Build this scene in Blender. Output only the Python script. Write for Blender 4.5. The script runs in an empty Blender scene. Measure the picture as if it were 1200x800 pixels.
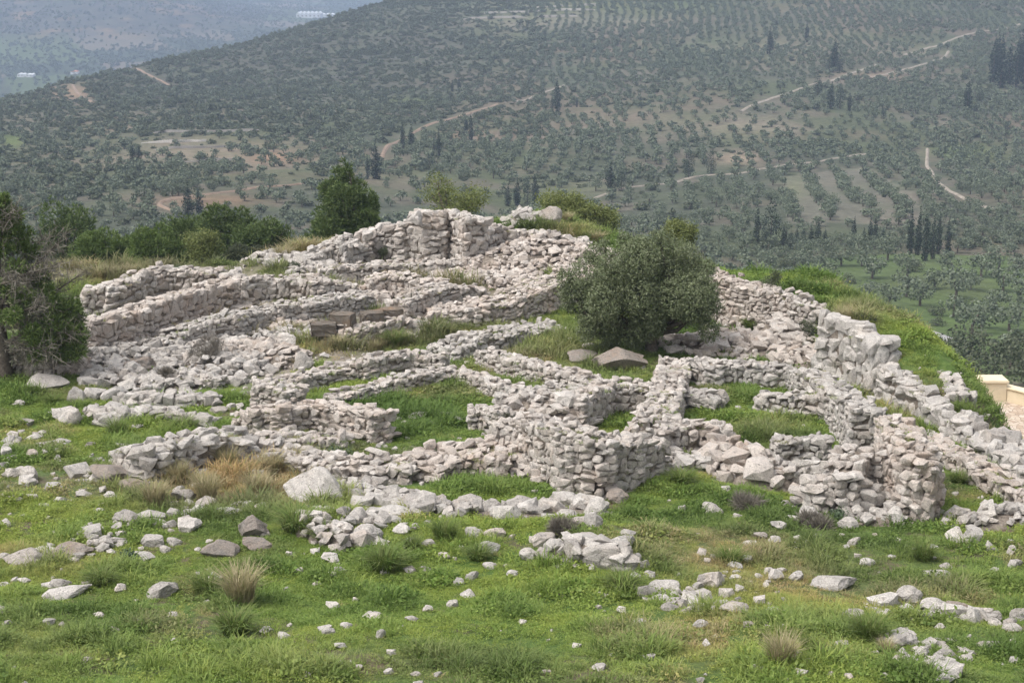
import bpy, bmesh, math, random
import numpy as np
from mathutils import Vector, Matrix

# ------------------------------------------------------------------ camera, sky, sun, exposure
SC = bpy.context.scene
COL = SC.collection
PITCH = math.radians(14.93)
FPX = 1800.0
cam_d = bpy.data.cameras.new('camera')
cam_d.sensor_width = 36.0
cam_d.lens = 36.0 * FPX / 1200.0
cam_d.clip_start = 0.5
cam_d.clip_end = 20000
cam = bpy.data.objects.new('camera', cam_d)
COL.objects.link(cam)
cam.rotation_euler = (math.pi / 2 - PITCH, 0, 0)
SC.camera = cam

SUN_EL, SUN_AZ = math.radians(60), math.radians(245)     # azimuth clockwise from +Y: behind the camera on the left
world = bpy.data.worlds.new('World')
SC.world = world
world.use_nodes = True
wn = world.node_tree
for n in list(wn.nodes):
    wn.nodes.remove(n)
sky = wn.nodes.new('ShaderNodeTexSky')
sky.sky_type = 'NISHITA'
sky.sun_disc = False
sky.sun_elevation = SUN_EL
sky.sun_rotation = SUN_AZ
sky.dust_density = 4.0
sky.air_density = 1.0
hsv = wn.nodes.new('ShaderNodeHueSaturation')            # overcast: the blue is mostly covered by cloud
hsv.inputs['Saturation'].default_value = 0.30
bg = wn.nodes.new('ShaderNodeBackground')
bg.inputs['Strength'].default_value = 0.15
wo = wn.nodes.new('ShaderNodeOutputWorld')
wn.links.new(sky.outputs[0], hsv.inputs['Color'])
wn.links.new(hsv.outputs[0], bg.inputs[0])
wn.links.new(bg.outputs[0], wo.inputs[0])
sun_d = bpy.data.lights.new('sun', 'SUN')
sun_d.energy = 1.05
sun_d.angle = math.radians(22)
sun_d.color = (1.0, 0.975, 0.945)
sun = bpy.data.objects.new('sun', sun_d)
COL.objects.link(sun)
sdir = Vector((math.sin(SUN_AZ) * math.cos(SUN_EL), math.cos(SUN_AZ) * math.cos(SUN_EL), math.sin(SUN_EL)))
sun.rotation_euler = sdir.to_track_quat('Z', 'Y').to_euler()
SC.view_settings.view_transform = 'Standard'
SC.view_settings.look = 'None'
SC.view_settings.exposure = 0.90
SC.view_settings.gamma = 1.0
SC.cycles.max_bounces = 6
SC.cycles.diffuse_bounces = 3
SC.cycles.volume_bounces = 1
SC.cycles.transparent_max_bounces = 4
SC.cycles.use_denoising = True
HAZE_DENSITY = 0.00026

# ------------------------------------------------------------------ numeric helpers
rng = np.random.default_rng(7)
random.seed(7)
CT, ST = math.cos(PITCH), math.sin(PITCH)


def ray(px, py):
    """direction of a photograph pixel, scaled so that y = 1"""
    u = (np.asarray(px, float) - 600) / FPX
    v = (400 - np.asarray(py, float)) / FPX
    y = CT + v * ST
    return u / y, (-ST + v * CT) / y


def project(x, y, z):
    d = y * CT - z * ST
    v = y * ST + z * CT
    return 600 + FPX * x / d, 400 - FPX * v / d


def hash2(i, j, seed):
    h = (i.astype(np.int64) * 374761393 + j.astype(np.int64) * 668265263 + seed * 1274126177) & 0x7fffffff
    h = ((h ^ (h >> 13)) * 1274126177) & 0x7fffffff
    return ((h ^ (h >> 16)) & 0xffff) / 65535.0


def vnoise(x, y, seed=0):
    x = np.asarray(x, float); y = np.asarray(y, float)
    i = np.floor(x); j = np.floor(y)
    fx = x - i; fy = y - j
    fx = fx * fx * (3 - 2 * fx); fy = fy * fy * (3 - 2 * fy)
    a = hash2(i, j, seed); b = hash2(i + 1, j, seed); c = hash2(i, j + 1, seed); d = hash2(i + 1, j + 1, seed)
    return (a * (1 - fx) + b * fx) * (1 - fy) + (c * (1 - fx) + d * fx) * fy


def fbm(x, y, seed=0, oct=4):
    s = 0; a = 0.5; n = 0
    for k in range(oct):
        s = s + a * vnoise(np.asarray(x) * 2 ** k + 17.3 * k, np.asarray(y) * 2 ** k - 9.1 * k, seed + k)
        n += a; a *= 0.5
    return s / n


def sstep(a, b, x):
    t = np.clip((x - a) / (b - a), 0, 1)
    return t * t * (3 - 2 * t)


def poly_dist(x, y, P):
    """distance, side (+ left of travel), parameter index along the polyline P (n,2)"""
    x = np.asarray(x, float); y = np.asarray(y, float)
    best = np.full(x.shape, 1e18); side = np.zeros(x.shape); par = np.zeros(x.shape)
    for k in range(len(P) - 1):
        ax, ay = P[k]; bx, by = P[k + 1]
        dx, dy = bx - ax, by - ay
        t = np.clip(((x - ax) * dx + (y - ay) * dy) / (dx * dx + dy * dy), 0, 1)
        ex, ey = x - ax - t * dx, y - ay - t * dy
        d = ex * ex + ey * ey
        m = d < best
        best = np.where(m, d, best)
        side = np.where(m, np.sign(dx * ey - dy * ex), side)
        par = np.where(m, k + t, par)
    return np.sqrt(best), side, par


def in_poly(x, y, P):
    x = np.asarray(x, float); y = np.asarray(y, float)
    r = np.zeros(x.shape, bool)
    n = len(P)
    for i in range(n):
        x0, y0 = P[i]; x1, y1 = P[(i + 1) % n]
        c = ((y0 > y) != (y1 > y)) & (x < (x1 - x0) * (y - y0) / (y1 - y0 + 1e-12) + x0)
        r ^= c
    return r


# ------------------------------------------------------------------ terrain
def at_row(px, D):
    """x of column px at forward distance D near the ground"""
    return (px - 600) / FPX * D * 1.04


BASE_Y = np.array([5, 14, 20, 25.5, 32, 36, 40.5, 46, 50, 54.5, 58, 61, 66, 75, 90, 140])
BASE_Z = np.array([-7.2, -9.4, -10.4, -11.6, -12.46, -12.9, -13.24, -13.64, -13.8, -13.9, -13.85, -13.75, -13.7, -13.75, -14.2, -16.])
# plateau edge: the ground falls away beyond this line
CREST = np.array([(at_row(px, D), D) for px, D in
                  [(-600, 66), (-200, 64), (100, 63.5), (200, 63), (282, 64), (345, 67), (420, 69), (560, 71.5), (640, 73), (700, 71), (790, 65.5), (870, 59.5), (960, 55.0), (1050, 47.8),
                   (1085, 45.0), (1105, 43.0), (1118, 41.4), (1128, 40.2), (1160, 38.6), (1200, 37.6), (1290, 35), (1400, 31), (1700, 20)]])
# grass bank held up by the walls on the right side
BANK = np.array([(at_row(px, D), D) for px, D in [(795, 60), (835, 55.5), (900, 53.7), (958, 52), (963, 47.2), (1005, 46), (1035, 44.3), (1078, 42), (1124, 39.6), (1185, 36.4)]])
BANK_ADD = np.array([0.6, 1.4, 1.4, 1.3, 1.6, 1.55, 1.3, 0.85, 0.45, 0.0])
# far slope, control points: (px, py, D)
FAR = [(1150, 440, 150), (1150, 400, 190), (1100, 330, 270), (1000, 330, 265), (1200, 330, 275), (1300, 330, 280), (1100, 290, 325), (960, 235, 390), (1150, 235, 395),
       (800, 240, 380), (600, 240, 385), (900, 170, 530), (1150, 170, 540), (900, 130, 600), (1200, 130, 610), (900, 60, 790), (1200, 60, 800), (1300, 60, 800), (900, 0, 980),
       (1200, 0, 990), (900, -60, 1250), (1250, -60, 1250), (600, 200, 450), (300, 200, 430), (0, 200, 430), (-150, 200, 430), (600, 130, 640), (300, 130, 640), (0, 150, 590),
       (600, 60, 860), (450, 60, 900), (300, 80, 880), (150, 100, 800), (0, 124, 720), (-150, 140, 680), (600, 0, 1130), (480, 2, 1150), (400, 22, 1130), (330, 46, 1100), (200, 78, 980),
       (100, 98, 860), (250, 270, 300), (0, 260, 310), (500, 270, 320), (700, 270, 330), (-150, 260, 310)]
FAR_Z = [(-200, 900, -150), (0, 960, -155), (100, 1150, -158), (200, 1280, -158), (330, 1450, -155), (400, 1500, -150), (480, 1560, -135), (600, 1600, -95), (900, 1700, -40),
         (1250, 1700, -30), (-200, 60, -40), (300, 60, -40), (700, 60, -40), (1000, 60, -36), (1300, 60, -34), (-300, 120, -46), (300, 120, -46), (700, 120, -44), (1000, 110, -40), (1400, 120, -36), (1500, 400, -45), (1500, 900, -40)]


def lp(px, D):
    return (px - 600) / FPX * 1.03, np.log(D) * 0.55


_c = []; _v = []
for px, py, D in FAR:
    _c.append(lp(px, D)); _v.append(D * float(ray(px, py)[1]))
for px, D, z in FAR_Z:
    _c.append(lp(px, D)); _v.append(z)
_c = np.array(_c); _v = np.array(_v)


def _tps(r2):
    return 0.5 * r2 * np.log(r2 + 1e-12)


_n = len(_c)
_A = np.zeros((_n + 3, _n + 3))
_A[:_n, :_n] = _tps(((_c[:, None] - _c[None]) ** 2).sum(-1)) + np.eye(_n) * 1e-4
_A[:_n, _n] = 1; _A[:_n, _n + 1:] = _c
_A[_n, :_n] = 1; _A[_n + 1:, :_n] = _c.T
_w = np.linalg.solve(_A, np.concatenate([_v, np.zeros(3)]))


def far_z(x, y):
    x = np.asarray(x, float); y = np.asarray(y, float)
    y = np.maximum(y, 20)
    a = x / y * 0.99; b = np.log(np.minimum(y, 1900)) * 0.55
    s = _w[_n] + _w[_n + 1] * a + _w[_n + 2] * b
    for k in range(_n):
        s = s + _w[k] * _tps((a - _c[k, 0]) ** 2 + (b - _c[k, 1]) ** 2)
    nz = (fbm(x / 90, y / 90, 31, 4) - 0.5) * np.clip(y / 500, 0.1, 1.0) * 9
    s = s + nz * sstep(2200, 1500, y)
    plain = -160 + (fbm(x / 400, y / 400, 41, 3) - 0.5) * 5
    az = x / y
    hill = 70 * np.exp(-((az + 0.37) / 0.16) ** 2 - ((y - 3000) / 620) ** 2) + 34 * np.exp(-((az + 0.25) / 0.06) ** 2 - ((y - 2750) / 420) ** 2)
    hill = hill + 60 * np.exp(-((y - 7600) / 1500) ** 2) * (0.6 + 0.8 * fbm(x / 900, y / 2500, 51, 3))
    plain = plain + hill * (0.86 + 0.28 * fbm(x / 160, y / 160, 61, 4))
    k = sstep(1350, 1800, y)
    return np.maximum(s * (1 - k) + plain * k, -1e9) - np.clip(110 - y, 0, 100) * 0.3


def near_z(x, y):
    x = np.asarray(x, float); y = np.asarray(y, float)
    z = np.interp(y, BASE_Y, BASE_Z)
    z = z + (fbm(x / 5.0, y / 5.0, 3, 4) - 0.5) * 0.55 + (fbm(x / 1.1, y / 1.1, 5, 3) - 0.5) * 0.16
    d, s, p = poly_dist(x, y, BANK)
    add = np.interp(p, np.arange(len(BANK)), BANK_ADD)
    z = z + add * sstep(-0.15, 0.5, d * s) * sstep(0.0, 0.25, p)
    # grassy mound behind the great wall
    mx, my = at_row(628, 71), 71
    z = z + 0.95 * np.exp(-((x - mx) / 2.1) ** 2 - ((y - my) / 2.6) ** 2)
    # knoll under the low wall in the foreground
    z = z + 0.25 * np.exp(-((x - at_row(700, 29)) / 1.8) ** 2 - ((y - 29) / 1.4) ** 2)
    d, s, p = poly_dist(x, y, CREST)
    sd = d * s
    z = z - np.where(sd > 0, np.minimum(sd, 9) * 1.05 * sstep(0, 2.5 - 1.6 * sstep(42, 40, y), sd) + np.maximum(sd - 9, 0) * 0.45, 0)
    return z


def ground_z(x, y):
    return np.maximum(near_z(x, y), far_z(x, y))


# cached grid of the near ground for fast look-ups
GX0, GX1, GY0, GY1, GS = -48.0, 48.0, 6.0, 100.0, 0.25
_gx = np.arange(GX0, GX1 + GS, GS); _gy = np.arange(GY0, GY1 + GS, GS)
_GX, _GY = np.meshgrid(_gx, _gy)
GRID = np.maximum(near_z(_GX, _GY), far_z(_GX, _GY))


def gz(x, y):
    u = np.clip((np.asarray(x, float) - GX0) / GS, 0, len(_gx) - 1.001)
    v = np.clip((np.asarray(y, float) - GY0) / GS, 0, len(_gy) - 1.001)
    i = u.astype(int); j = v.astype(int)
    fu = u - i; fv = v - j
    return (GRID[j, i] * (1 - fu) + GRID[j, i + 1] * fu) * (1 - fv) + (GRID[j + 1, i] * (1 - fu) + GRID[j + 1, i + 1] * fu) * fv


def hit(px, py, h=0.0, y0=9.0, y1=95.0):
    """first point along the pixel's ray that is h above the near ground"""
    a, b = ray(px, py)
    Y = np.arange(y0, y1, 0.04)
    below = Y * b < gz(Y * a, Y) + h
    k = int(np.argmax(below)) if below.any() else len(Y) - 1
    return float(Y[k] * a), float(Y[k])


def hit_far(px, py, y0=130.0, y1=9000.0):
    a, b = ray(px, py)
    Y = np.exp(np.linspace(math.log(y0), math.log(y1), 1500))
    below = Y * b < far_z(Y * a, Y)
    k = int(np.argmax(below)) if below.any() else len(Y) - 1
    return float(Y[k] * a), float(Y[k]), float(far_z(Y[k] * a, Y[k]))


def ppm(x, y, z):
    return FPX / (y * CT - z * ST)


# ------------------------------------------------------------------ mesh and object helpers
def mesh_np(name, verts, faces, mats=(), smooth=False, mat_index=None):
    verts = np.asarray(verts, np.float32); faces = np.asarray(faces, np.int32)
    me = bpy.data.meshes.new(name)
    nf, k = faces.shape
    me.vertices.add(len(verts)); me.loops.add(nf * k); me.polygons.add(nf)
    me.vertices.foreach_set('co', verts.ravel())
    me.loops.foreach_set('vertex_index', faces.ravel())
    me.polygons.foreach_set('loop_start', np.arange(0, nf * k, k, dtype=np.int32))
    me.polygons.foreach_set('use_smooth', np.full(nf, smooth))
    if mat_index is not None:
        me.polygons.foreach_set('material_index', np.asarray(mat_index, np.int32))
    for m in mats:
        me.materials.append(m)
    me.update(calc_edges=True)
    return me


def link(name, data, parent=None, loc=None):
    o = bpy.data.objects.new(name, data)
    COL.objects.link(o)
    if parent is not None:
        o.parent = parent
    if loc is not None:
        o.location = loc
    return o


def tag(o, label=None, cat=None, group=None, kind=None):
    if label: o['label'] = label
    if cat: o['category'] = cat
    if group: o['group'] = group
    if kind: o['kind'] = kind
    return o


def join_np(parts):
    V = []; F = []; n = 0
    for v, f in parts:
        V.append(v); F.append(f + n); n += len(v)
    return np.concatenate(V), np.concatenate(F)


def tube(pts, rad, sides=7):
    pts = np.asarray(pts, float); n = len(pts)
    V = []
    for i in range(n):
        t = pts[min(i + 1, n - 1)] - pts[max(i - 1, 0)]
        t = t / (np.linalg.norm(t) + 1e-9)
        a = np.cross(t, (0.3, 1, 0.1)); a /= np.linalg.norm(a) + 1e-9
        b = np.cross(t, a)
        for k in range(sides):
            th = 2 * math.pi * k / sides
            V.append(pts[i] + rad[i] * (math.cos(th) * a + math.sin(th) * b))
    F = []
    for i in range(n - 1):
        for k in range(sides):
            k2 = (k + 1) % sides
            F.append((i * sides + k, i * sides + k2, (i + 1) * sides + k2, (i + 1) * sides + k))
    return np.array(V), np.array(F)


def rot_z(a):
    c, s = math.cos(a), math.sin(a)
    return np.array([[c, -s, 0], [s, c, 0], [0, 0, 1]])


def rand_rot(g, mag):
    ax = g.normal(size=3); ax /= np.linalg.norm(ax)
    return np.array(Matrix.Rotation(g.normal() * mag, 3, Vector(ax)))


# ------------------------------------------------------------------ materials
def new_mat(name):
    m = bpy.data.materials.new(name)
    m.use_nodes = True
    nt = m.node_tree
    b = nt.nodes['Principled BSDF']
    b.inputs['Roughness'].default_value = 0.9
    b.inputs['Specular IOR Level'].default_value = 0.15
    return m, nt, b


def N(nt, t, **kw):
    n = nt.nodes.new(t)
    for k, v in kw.items():
        if k in n.inputs: n.inputs[k].default_value = v
        else: setattr(n, k, v)
    return n


def noise(nt, vec, scale, detail=4, rough=0.6):
    n = N(nt, 'ShaderNodeTexNoise')
    n.inputs['Scale'].default_value = scale
    n.inputs['Detail'].default_value = detail
    n.inputs['Roughness'].default_value = rough
    nt.links.new(vec, n.inputs['Vector'])
    return n.outputs['Fac']


def ramp(nt, fac, stops, interp='LINEAR'):
    r = N(nt, 'ShaderNodeValToRGB')
    r.color_ramp.interpolation = interp
    e = r.color_ramp.elements
    while len(e) < len(stops): e.new(0.5)
    for el, (p, c) in zip(e, stops):
        el.position = p
        el.color = (*c, 1) if len(c) == 3 else c
    nt.links.new(fac, r.inputs[0])
    return r.outputs[0]


def mix(nt, fac, a, b, blend='MIX'):
    m = N(nt, 'ShaderNodeMix', data_type='RGBA', blend_type=blend)
    for s, v in ((0, fac), (6, a), (7, b)):
        if hasattr(v, 'is_linked'): nt.links.new(v, m.inputs[s])
        elif s == 0: m.inputs[s].default_value = v
        else: m.inputs[s].default_value = (*v, 1)
    return m.outputs[2]


def mth(nt, op, a, b=0.0):
    m = N(nt, 'ShaderNodeMath', operation=op)
    for s, v in ((0, a), (1, b)):
        if hasattr(v, 'is_linked'): nt.links.new(v, m.inputs[s])
        else: m.inputs[s].default_value = v
    return m.outputs[0]


def bump(nt, bsdf, fac, strength, dist):
    b = N(nt, 'ShaderNodeBump')
    b.inputs['Strength'].default_value = strength
    b.inputs['Distance'].default_value = dist
    nt.links.new(fac, b.inputs['Height'])
    nt.links.new(b.outputs[0], bsdf.inputs['Normal'])


def rnd(nt):
    g = N(nt, 'ShaderNodeNewGeometry'); o = N(nt, 'ShaderNodeObjectInfo')
    return mth(nt, 'FRACT', mth(nt, 'ADD', g.outputs['Random Per Island'], o.outputs['Random'])), g.outputs['Position']


def stone_mat(name, cols, lichen=0.5, warm=(0.42, 0.27, 0.17), warm_amt=0.35):
    m, nt, b = new_mat(name)
    r, pos = rnd(nt)
    cols = [tuple(0.97 * (0.78 * q + 0.22 * (sum(c_) / 3) * k_) for q, k_ in zip(c_, (1.01, 1.0, 0.97))) for c_ in cols]
    n_ = len(cols)
    base = ramp(nt, r, [(i / (n_ - 1), c) for i, c in enumerate(cols)])
    big = noise(nt, pos, 1.1, 3)
    wf = ramp(nt, big, [(0.52, (0, 0, 0)), (0.72, (warm_amt,) * 3)])
    base = mix(nt, wf, base, warm)
    wz = noise(nt, pos, 2.3, 5, 0.7)
    base = mix(nt, ramp(nt, wz, [(0.53, (0, 0, 0)), (0.70, (0.5,) * 3)]), base, (0.23, 0.22, 0.21))
    mid = noise(nt, pos, 7.0, 5, 0.65)
    lf = ramp(nt, mid, [(0.46, (0, 0, 0)), (0.66, (lichen,) * 3)])
    base = mix(nt, lf, base, (0.24, 0.235, 0.225))
    fine = noise(nt, pos, 34.0, 4, 0.7)
    ff = ramp(nt, fine, [(0.3, (0.62, 0.6, 0.58)), (0.62, (1.06, 1.03, 0.99))])
    base = mix(nt, 1.0, base, ff, 'MULTIPLY')
    pit = noise(nt, pos, 16.0, 3, 0.6)
    base = mix(nt, ramp(nt, pit, [(0.30, (0.75,) * 3), (0.40, (0, 0, 0))]), base, (0.12, 0.11, 0.10))
    nt.links.new(base, b.inputs['Base Color'])
    bump(nt, b, mth(nt, 'ADD', mth(nt, 'MULTIPLY', mid, 1.2), fine), 0.9, 0.04)
    return m


M = {}
M['stone'] = stone_mat('limestone', [(0.52, 0.465, 0.42), (0.63, 0.58, 0.535), (0.41, 0.365, 0.33), (0.56, 0.50, 0.45), (0.66, 0.62, 0.58), (0.47, 0.42, 0.375)], 0.42, (0.50, 0.37, 0.28), 0.32)
M['stone_grey'] = stone_mat('grey_limestone', [(0.48, 0.445, 0.41), (0.60, 0.565, 0.525), (0.38, 0.355, 0.33), (0.54, 0.50, 0.465), (0.63, 0.60, 0.565), (0.44, 0.41, 0.38)], 0.5, (0.45, 0.35, 0.27), 0.28)
M['stone_pink'] = stone_mat('pinkish_limestone', [(0.55, 0.475, 0.42), (0.64, 0.575, 0.52), (0.45, 0.385, 0.335), (0.60, 0.52, 0.46), (0.66, 0.605, 0.56), (0.50, 0.425, 0.365)], 0.32, (0.50, 0.345, 0.245), 0.4)
M['boulder'] = stone_mat('weathered_boulder', [(0.52, 0.49, 0.46), (0.62, 0.585, 0.55), (0.46, 0.435, 0.41), (0.65, 0.62, 0.59)], 0.42, (0.45, 0.36, 0.28), 0.3)
M['boulder_brown'] = stone_mat('brown_boulder', [(0.31, 0.26, 0.22), (0.38, 0.32, 0.27), (0.28, 0.24, 0.21)], 0.6, (0.33, 0.22, 0.15), 0.4)
M['ashlar'] = stone_mat('cut_conglomerate', [(0.20, 0.16, 0.12), (0.15, 0.125, 0.10), (0.22, 0.175, 0.13)], 0.5, (0.33, 0.20, 0.11), 0.6)

m, nt, b = new_mat('rubble_fill')
g = N(nt, 'ShaderNodeNewGeometry')
c = ramp(nt, noise(nt, g.outputs['Position'], 9, 5, 0.7), [(0.3, (0.12, 0.095, 0.075)), (0.55, (0.26, 0.22, 0.18)), (0.78, (0.42, 0.37, 0.32))])
nt.links.new(c, b.inputs['Base Color'])
bump(nt, b, noise(nt, g.outputs['Position'], 14, 5, 0.7), 1.0, 0.08)
M['fill'] = m

# near ground: soil, short green sward, straw
m, nt, b = new_mat('meadow_soil')
g = N(nt, 'ShaderNodeNewGeometry'); pos = g.outputs['Position']
at = N(nt, 'ShaderNodeAttribute'); at.attribute_name = 'cover'
sx = N(nt, 'ShaderNodeSeparateColor'); nt.links.new(at.outputs['Color'], sx.inputs[0])   # r straw, g lushness, b stony
n1 = noise(nt, pos, 1.3, 6, 0.68); n2 = noise(nt, pos, 6.0, 5, 0.7); n3 = noise(nt, pos, 30, 4, 0.7)
soil = ramp(nt, n3, [(0.25, (0.07, 0.05, 0.033)), (0.55, (0.15, 0.115, 0.08)), (0.8, (0.27, 0.225, 0.17))])
green = ramp(nt, n2, [(0.25, (0.045, 0.085, 0.018)), (0.5, (0.09, 0.15, 0.032)), (0.75, (0.15, 0.205, 0.055))])
straw = ramp(nt, n2, [(0.3, (0.13, 0.10, 0.05)), (0.7, (0.27, 0.22, 0.13))])
grit = ramp(nt, n3, [(0.3, (0.16, 0.13, 0.105)), (0.7, (0.40, 0.35, 0.30))])
gmask = ramp(nt, mth(nt, 'ADD', mth(nt, 'MULTIPLY', n1, 1.0), mth(nt, 'SUBTRACT', sx.outputs[1], 0.5)), [(0.33, (0, 0, 0)), (0.50, (1, 1, 1))])
c = mix(nt, gmask, soil, green)
c = mix(nt, sx.outputs[0], c, straw)
c = mix(nt, sx.outputs[2], c, grit)
nt.links.new(c, b.inputs['Base Color'])
bump(nt, b, mth(nt, 'ADD', n2, n3), 0.8, 0.08)
M['ground'] = m

# hillside: land cover colour kept per vertex, broken up by noise
m, nt, b = new_mat('hillside_cover')
g = N(nt, 'ShaderNodeNewGeometry'); pos = g.outputs['Position']
at = N(nt, 'ShaderNodeAttribute'); at.attribute_name = 'cover'
n1 = noise(nt, pos, 0.05, 6, 0.65); n2 = noise(nt, pos, 0.35, 5, 0.7)
c = mix(nt, 1.0, at.outputs['Color'], ramp(nt, n2, [(0.25, (0.6, 0.62, 0.58)), (0.7, (1.25, 1.22, 1.2))]), 'MULTIPLY')
c = mix(nt, ramp(nt, n1, [(0.48, (0, 0, 0)), (0.7, (0.45,) * 3)]), c, (0.085, 0.105, 0.05))
nt.links.new(c, b.inputs['Base Color'])
bump(nt, b, n2, 0.7, 1.0)
M['hill'] = m

m, nt, b = new_mat('dirt_track')
g = N(nt, 'ShaderNodeNewGeometry')
c = ramp(nt, noise(nt, g.outputs['Position'], 0.4, 5, 0.7), [(0.3, (0.18, 0.155, 0.12)), (0.7, (0.33, 0.29, 0.24))])
nt.links.new(c, b.inputs['Base Color']); M['track'] = m
m, nt, b = new_mat('red_earth_track')
g = N(nt, 'ShaderNodeNewGeometry')
c = ramp(nt, noise(nt, g.outputs['Position'], 0.4, 5, 0.7), [(0.3, (0.16, 0.115, 0.082)), (0.7, (0.27, 0.20, 0.15))])
nt.links.new(c, b.inputs['Base Color']); M['track_red'] = m


def leaf_mat(name, cols, tint=None, trans=0.25, straw=None):
    m, nt, b = new_mat(name)
    r, pos = rnd(nt)
    k = len(cols)
    c = ramp(nt, r, [(i / (k - 1), q) for i, q in enumerate(cols)])
    if tint:
        a = N(nt, 'ShaderNodeAttribute', attribute_type='INSTANCER'); a.attribute_name = 'tint'
        c = mix(nt, a.outputs['Fac'], c, ramp(nt, r, [(0, tint[0]), (1, tint[1])]))
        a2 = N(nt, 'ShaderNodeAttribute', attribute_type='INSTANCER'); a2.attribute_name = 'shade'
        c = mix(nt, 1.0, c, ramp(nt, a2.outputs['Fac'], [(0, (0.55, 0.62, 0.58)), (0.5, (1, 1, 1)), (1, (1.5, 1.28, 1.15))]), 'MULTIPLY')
    nt.links.new(c, b.inputs['Base Color'])
    b.inputs['Roughness'].default_value = 0.65
    b.inputs['Specular IOR Level'].default_value = 0.25
    t = N(nt, 'ShaderNodeBsdfTranslucent'); nt.links.new(c, t.inputs[0])
    mx = N(nt, 'ShaderNodeMixShader'); mx.inputs[0].default_value = trans
    nt.links.new(b.outputs[0], mx.inputs[1]); nt.links.new(t.outputs[0], mx.inputs[2])
    nt.links.new(mx.outputs[0], nt.nodes['Material Output'].inputs[0])
    return m


M['grass'] = leaf_mat('grass_blades', [(0.115, 0.195, 0.032), (0.175, 0.27, 0.05), (0.23, 0.31, 0.075), (0.14, 0.225, 0.04)], ((0.27, 0.22, 0.11), (0.42, 0.35, 0.21)), 0.35)
M['straw'] = leaf_mat('straw_blades', [(0.28, 0.235, 0.13), (0.44, 0.37, 0.23), (0.35, 0.31, 0.17), (0.20, 0.22, 0.08)], None, 0.3)
M['tussock'] = leaf_mat('tussock_blades', [(0.09, 0.15, 0.025), (0.15, 0.21, 0.05), (0.20, 0.22, 0.075), (0.07, 0.12, 0.02)], None, 0.3)
M['olive'] = leaf_mat('olive_leaves', [(0.092, 0.118, 0.05), (0.14, 0.168, 0.08), (0.215, 0.235, 0.14), (0.115, 0.14, 0.062)], None, 0.2)
M['olive_far'] = leaf_mat('grove_olive_leaves', [(0.078, 0.102, 0.06), (0.118, 0.145, 0.09), (0.17, 0.19, 0.132), (0.098, 0.124, 0.072)], None, 0.15)
M['scrub'] = leaf_mat('scrub_leaves', [(0.055, 0.072, 0.036), (0.08, 0.095, 0.052), (0.105, 0.112, 0.068), (0.07, 0.088, 0.042)], None, 0.15)
M['pine'] = leaf_mat('pine_needles', [(0.055, 0.09, 0.027), (0.10, 0.145, 0.044), (0.155, 0.195, 0.07), (0.07, 0.11, 0.034)], None, 0.2)
M['pine_bright'] = leaf_mat('bright_pine_needles', [(0.075, 0.12, 0.03), (0.125, 0.18, 0.048), (0.18, 0.23, 0.075), (0.09, 0.14, 0.036)], None, 0.2)
M['cypress'] = leaf_mat('cypress_foliage', [(0.010, 0.020, 0.010), (0.016, 0.028, 0.014), (0.026, 0.04, 0.02), (0.013, 0.024, 0.012)], None, 0.1)
M['yellow'] = leaf_mat('yellowish_foliage', [(0.10, 0.125, 0.035), (0.15, 0.175, 0.05), (0.20, 0.215, 0.075), (0.11, 0.14, 0.04)], None, 0.25)
M['weed'] = leaf_mat('grey_green_weed', [(0.10, 0.14, 0.085), (0.14, 0.18, 0.12), (0.07, 0.11, 0.05), (0.09, 0.14, 0.06)], None, 0.2)
M['dry_needles'] = leaf_mat('dry_needles', [(0.17, 0.155, 0.12), (0.23, 0.21, 0.165), (0.28, 0.26, 0.21), (0.15, 0.165, 0.10)], None, 0.1)
M['twig'] = leaf_mat('bare_twigs', [(0.115, 0.10, 0.078), (0.165, 0.145, 0.118), (0.215, 0.195, 0.16), (0.13, 0.115, 0.09)], None, 0.0)
m, nt, b = new_mat('bark')
g = N(nt, 'ShaderNodeNewGeometry')
c = ramp(nt, noise(nt, g.outputs['Position'], 12, 5, 0.7), [(0.3, (0.06, 0.047, 0.036)), (0.7, (0.16, 0.135, 0.11))])
nt.links.new(c, b.inputs['Base Color']); M['bark'] = m
m, nt, b = new_mat('cream_plaster')
g = N(nt, 'ShaderNodeNewGeometry')
c = ramp(nt, noise(nt, g.outputs['Position'], 1.5, 5, 0.7), [(0.3, (0.62, 0.52, 0.36)), (0.7, (0.70, 0.60, 0.44))])
nt.links.new(c, b.inputs['Base Color']); M['cream'] = m
m, nt, b = new_mat('crazy_paving')
g = N(nt, 'ShaderNodeNewGeometry')
vo = N(nt, 'ShaderNodeTexVoronoi', feature='F1'); vo.inputs['Scale'].default_value = 4.2
nt.links.new(g.outputs['Position'], vo.inputs['Vector'])
ve = N(nt, 'ShaderNodeTexVoronoi', feature='DISTANCE_TO_EDGE'); ve.inputs['Scale'].default_value = 4.2
nt.links.new(g.outputs['Position'], ve.inputs['Vector'])
sp = N(nt, 'ShaderNodeSeparateColor'); nt.links.new(vo.outputs['Color'], sp.inputs[0])
c = ramp(nt, sp.outputs[0], [(0, (0.36, 0.27, 0.20)), (0.5, (0.50, 0.41, 0.32)), (1, (0.56, 0.48, 0.40))])
c = mix(nt, ramp(nt, ve.outputs['Distance'], [(0.0, (1, 1, 1)), (0.09, (0, 0, 0))]), c, (0.22, 0.17, 0.13))
nt.links.new(c, b.inputs['Base Color']); bump(nt, b, ve.outputs['Distance'], 0.5, 0.05); M['paving'] = m
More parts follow.
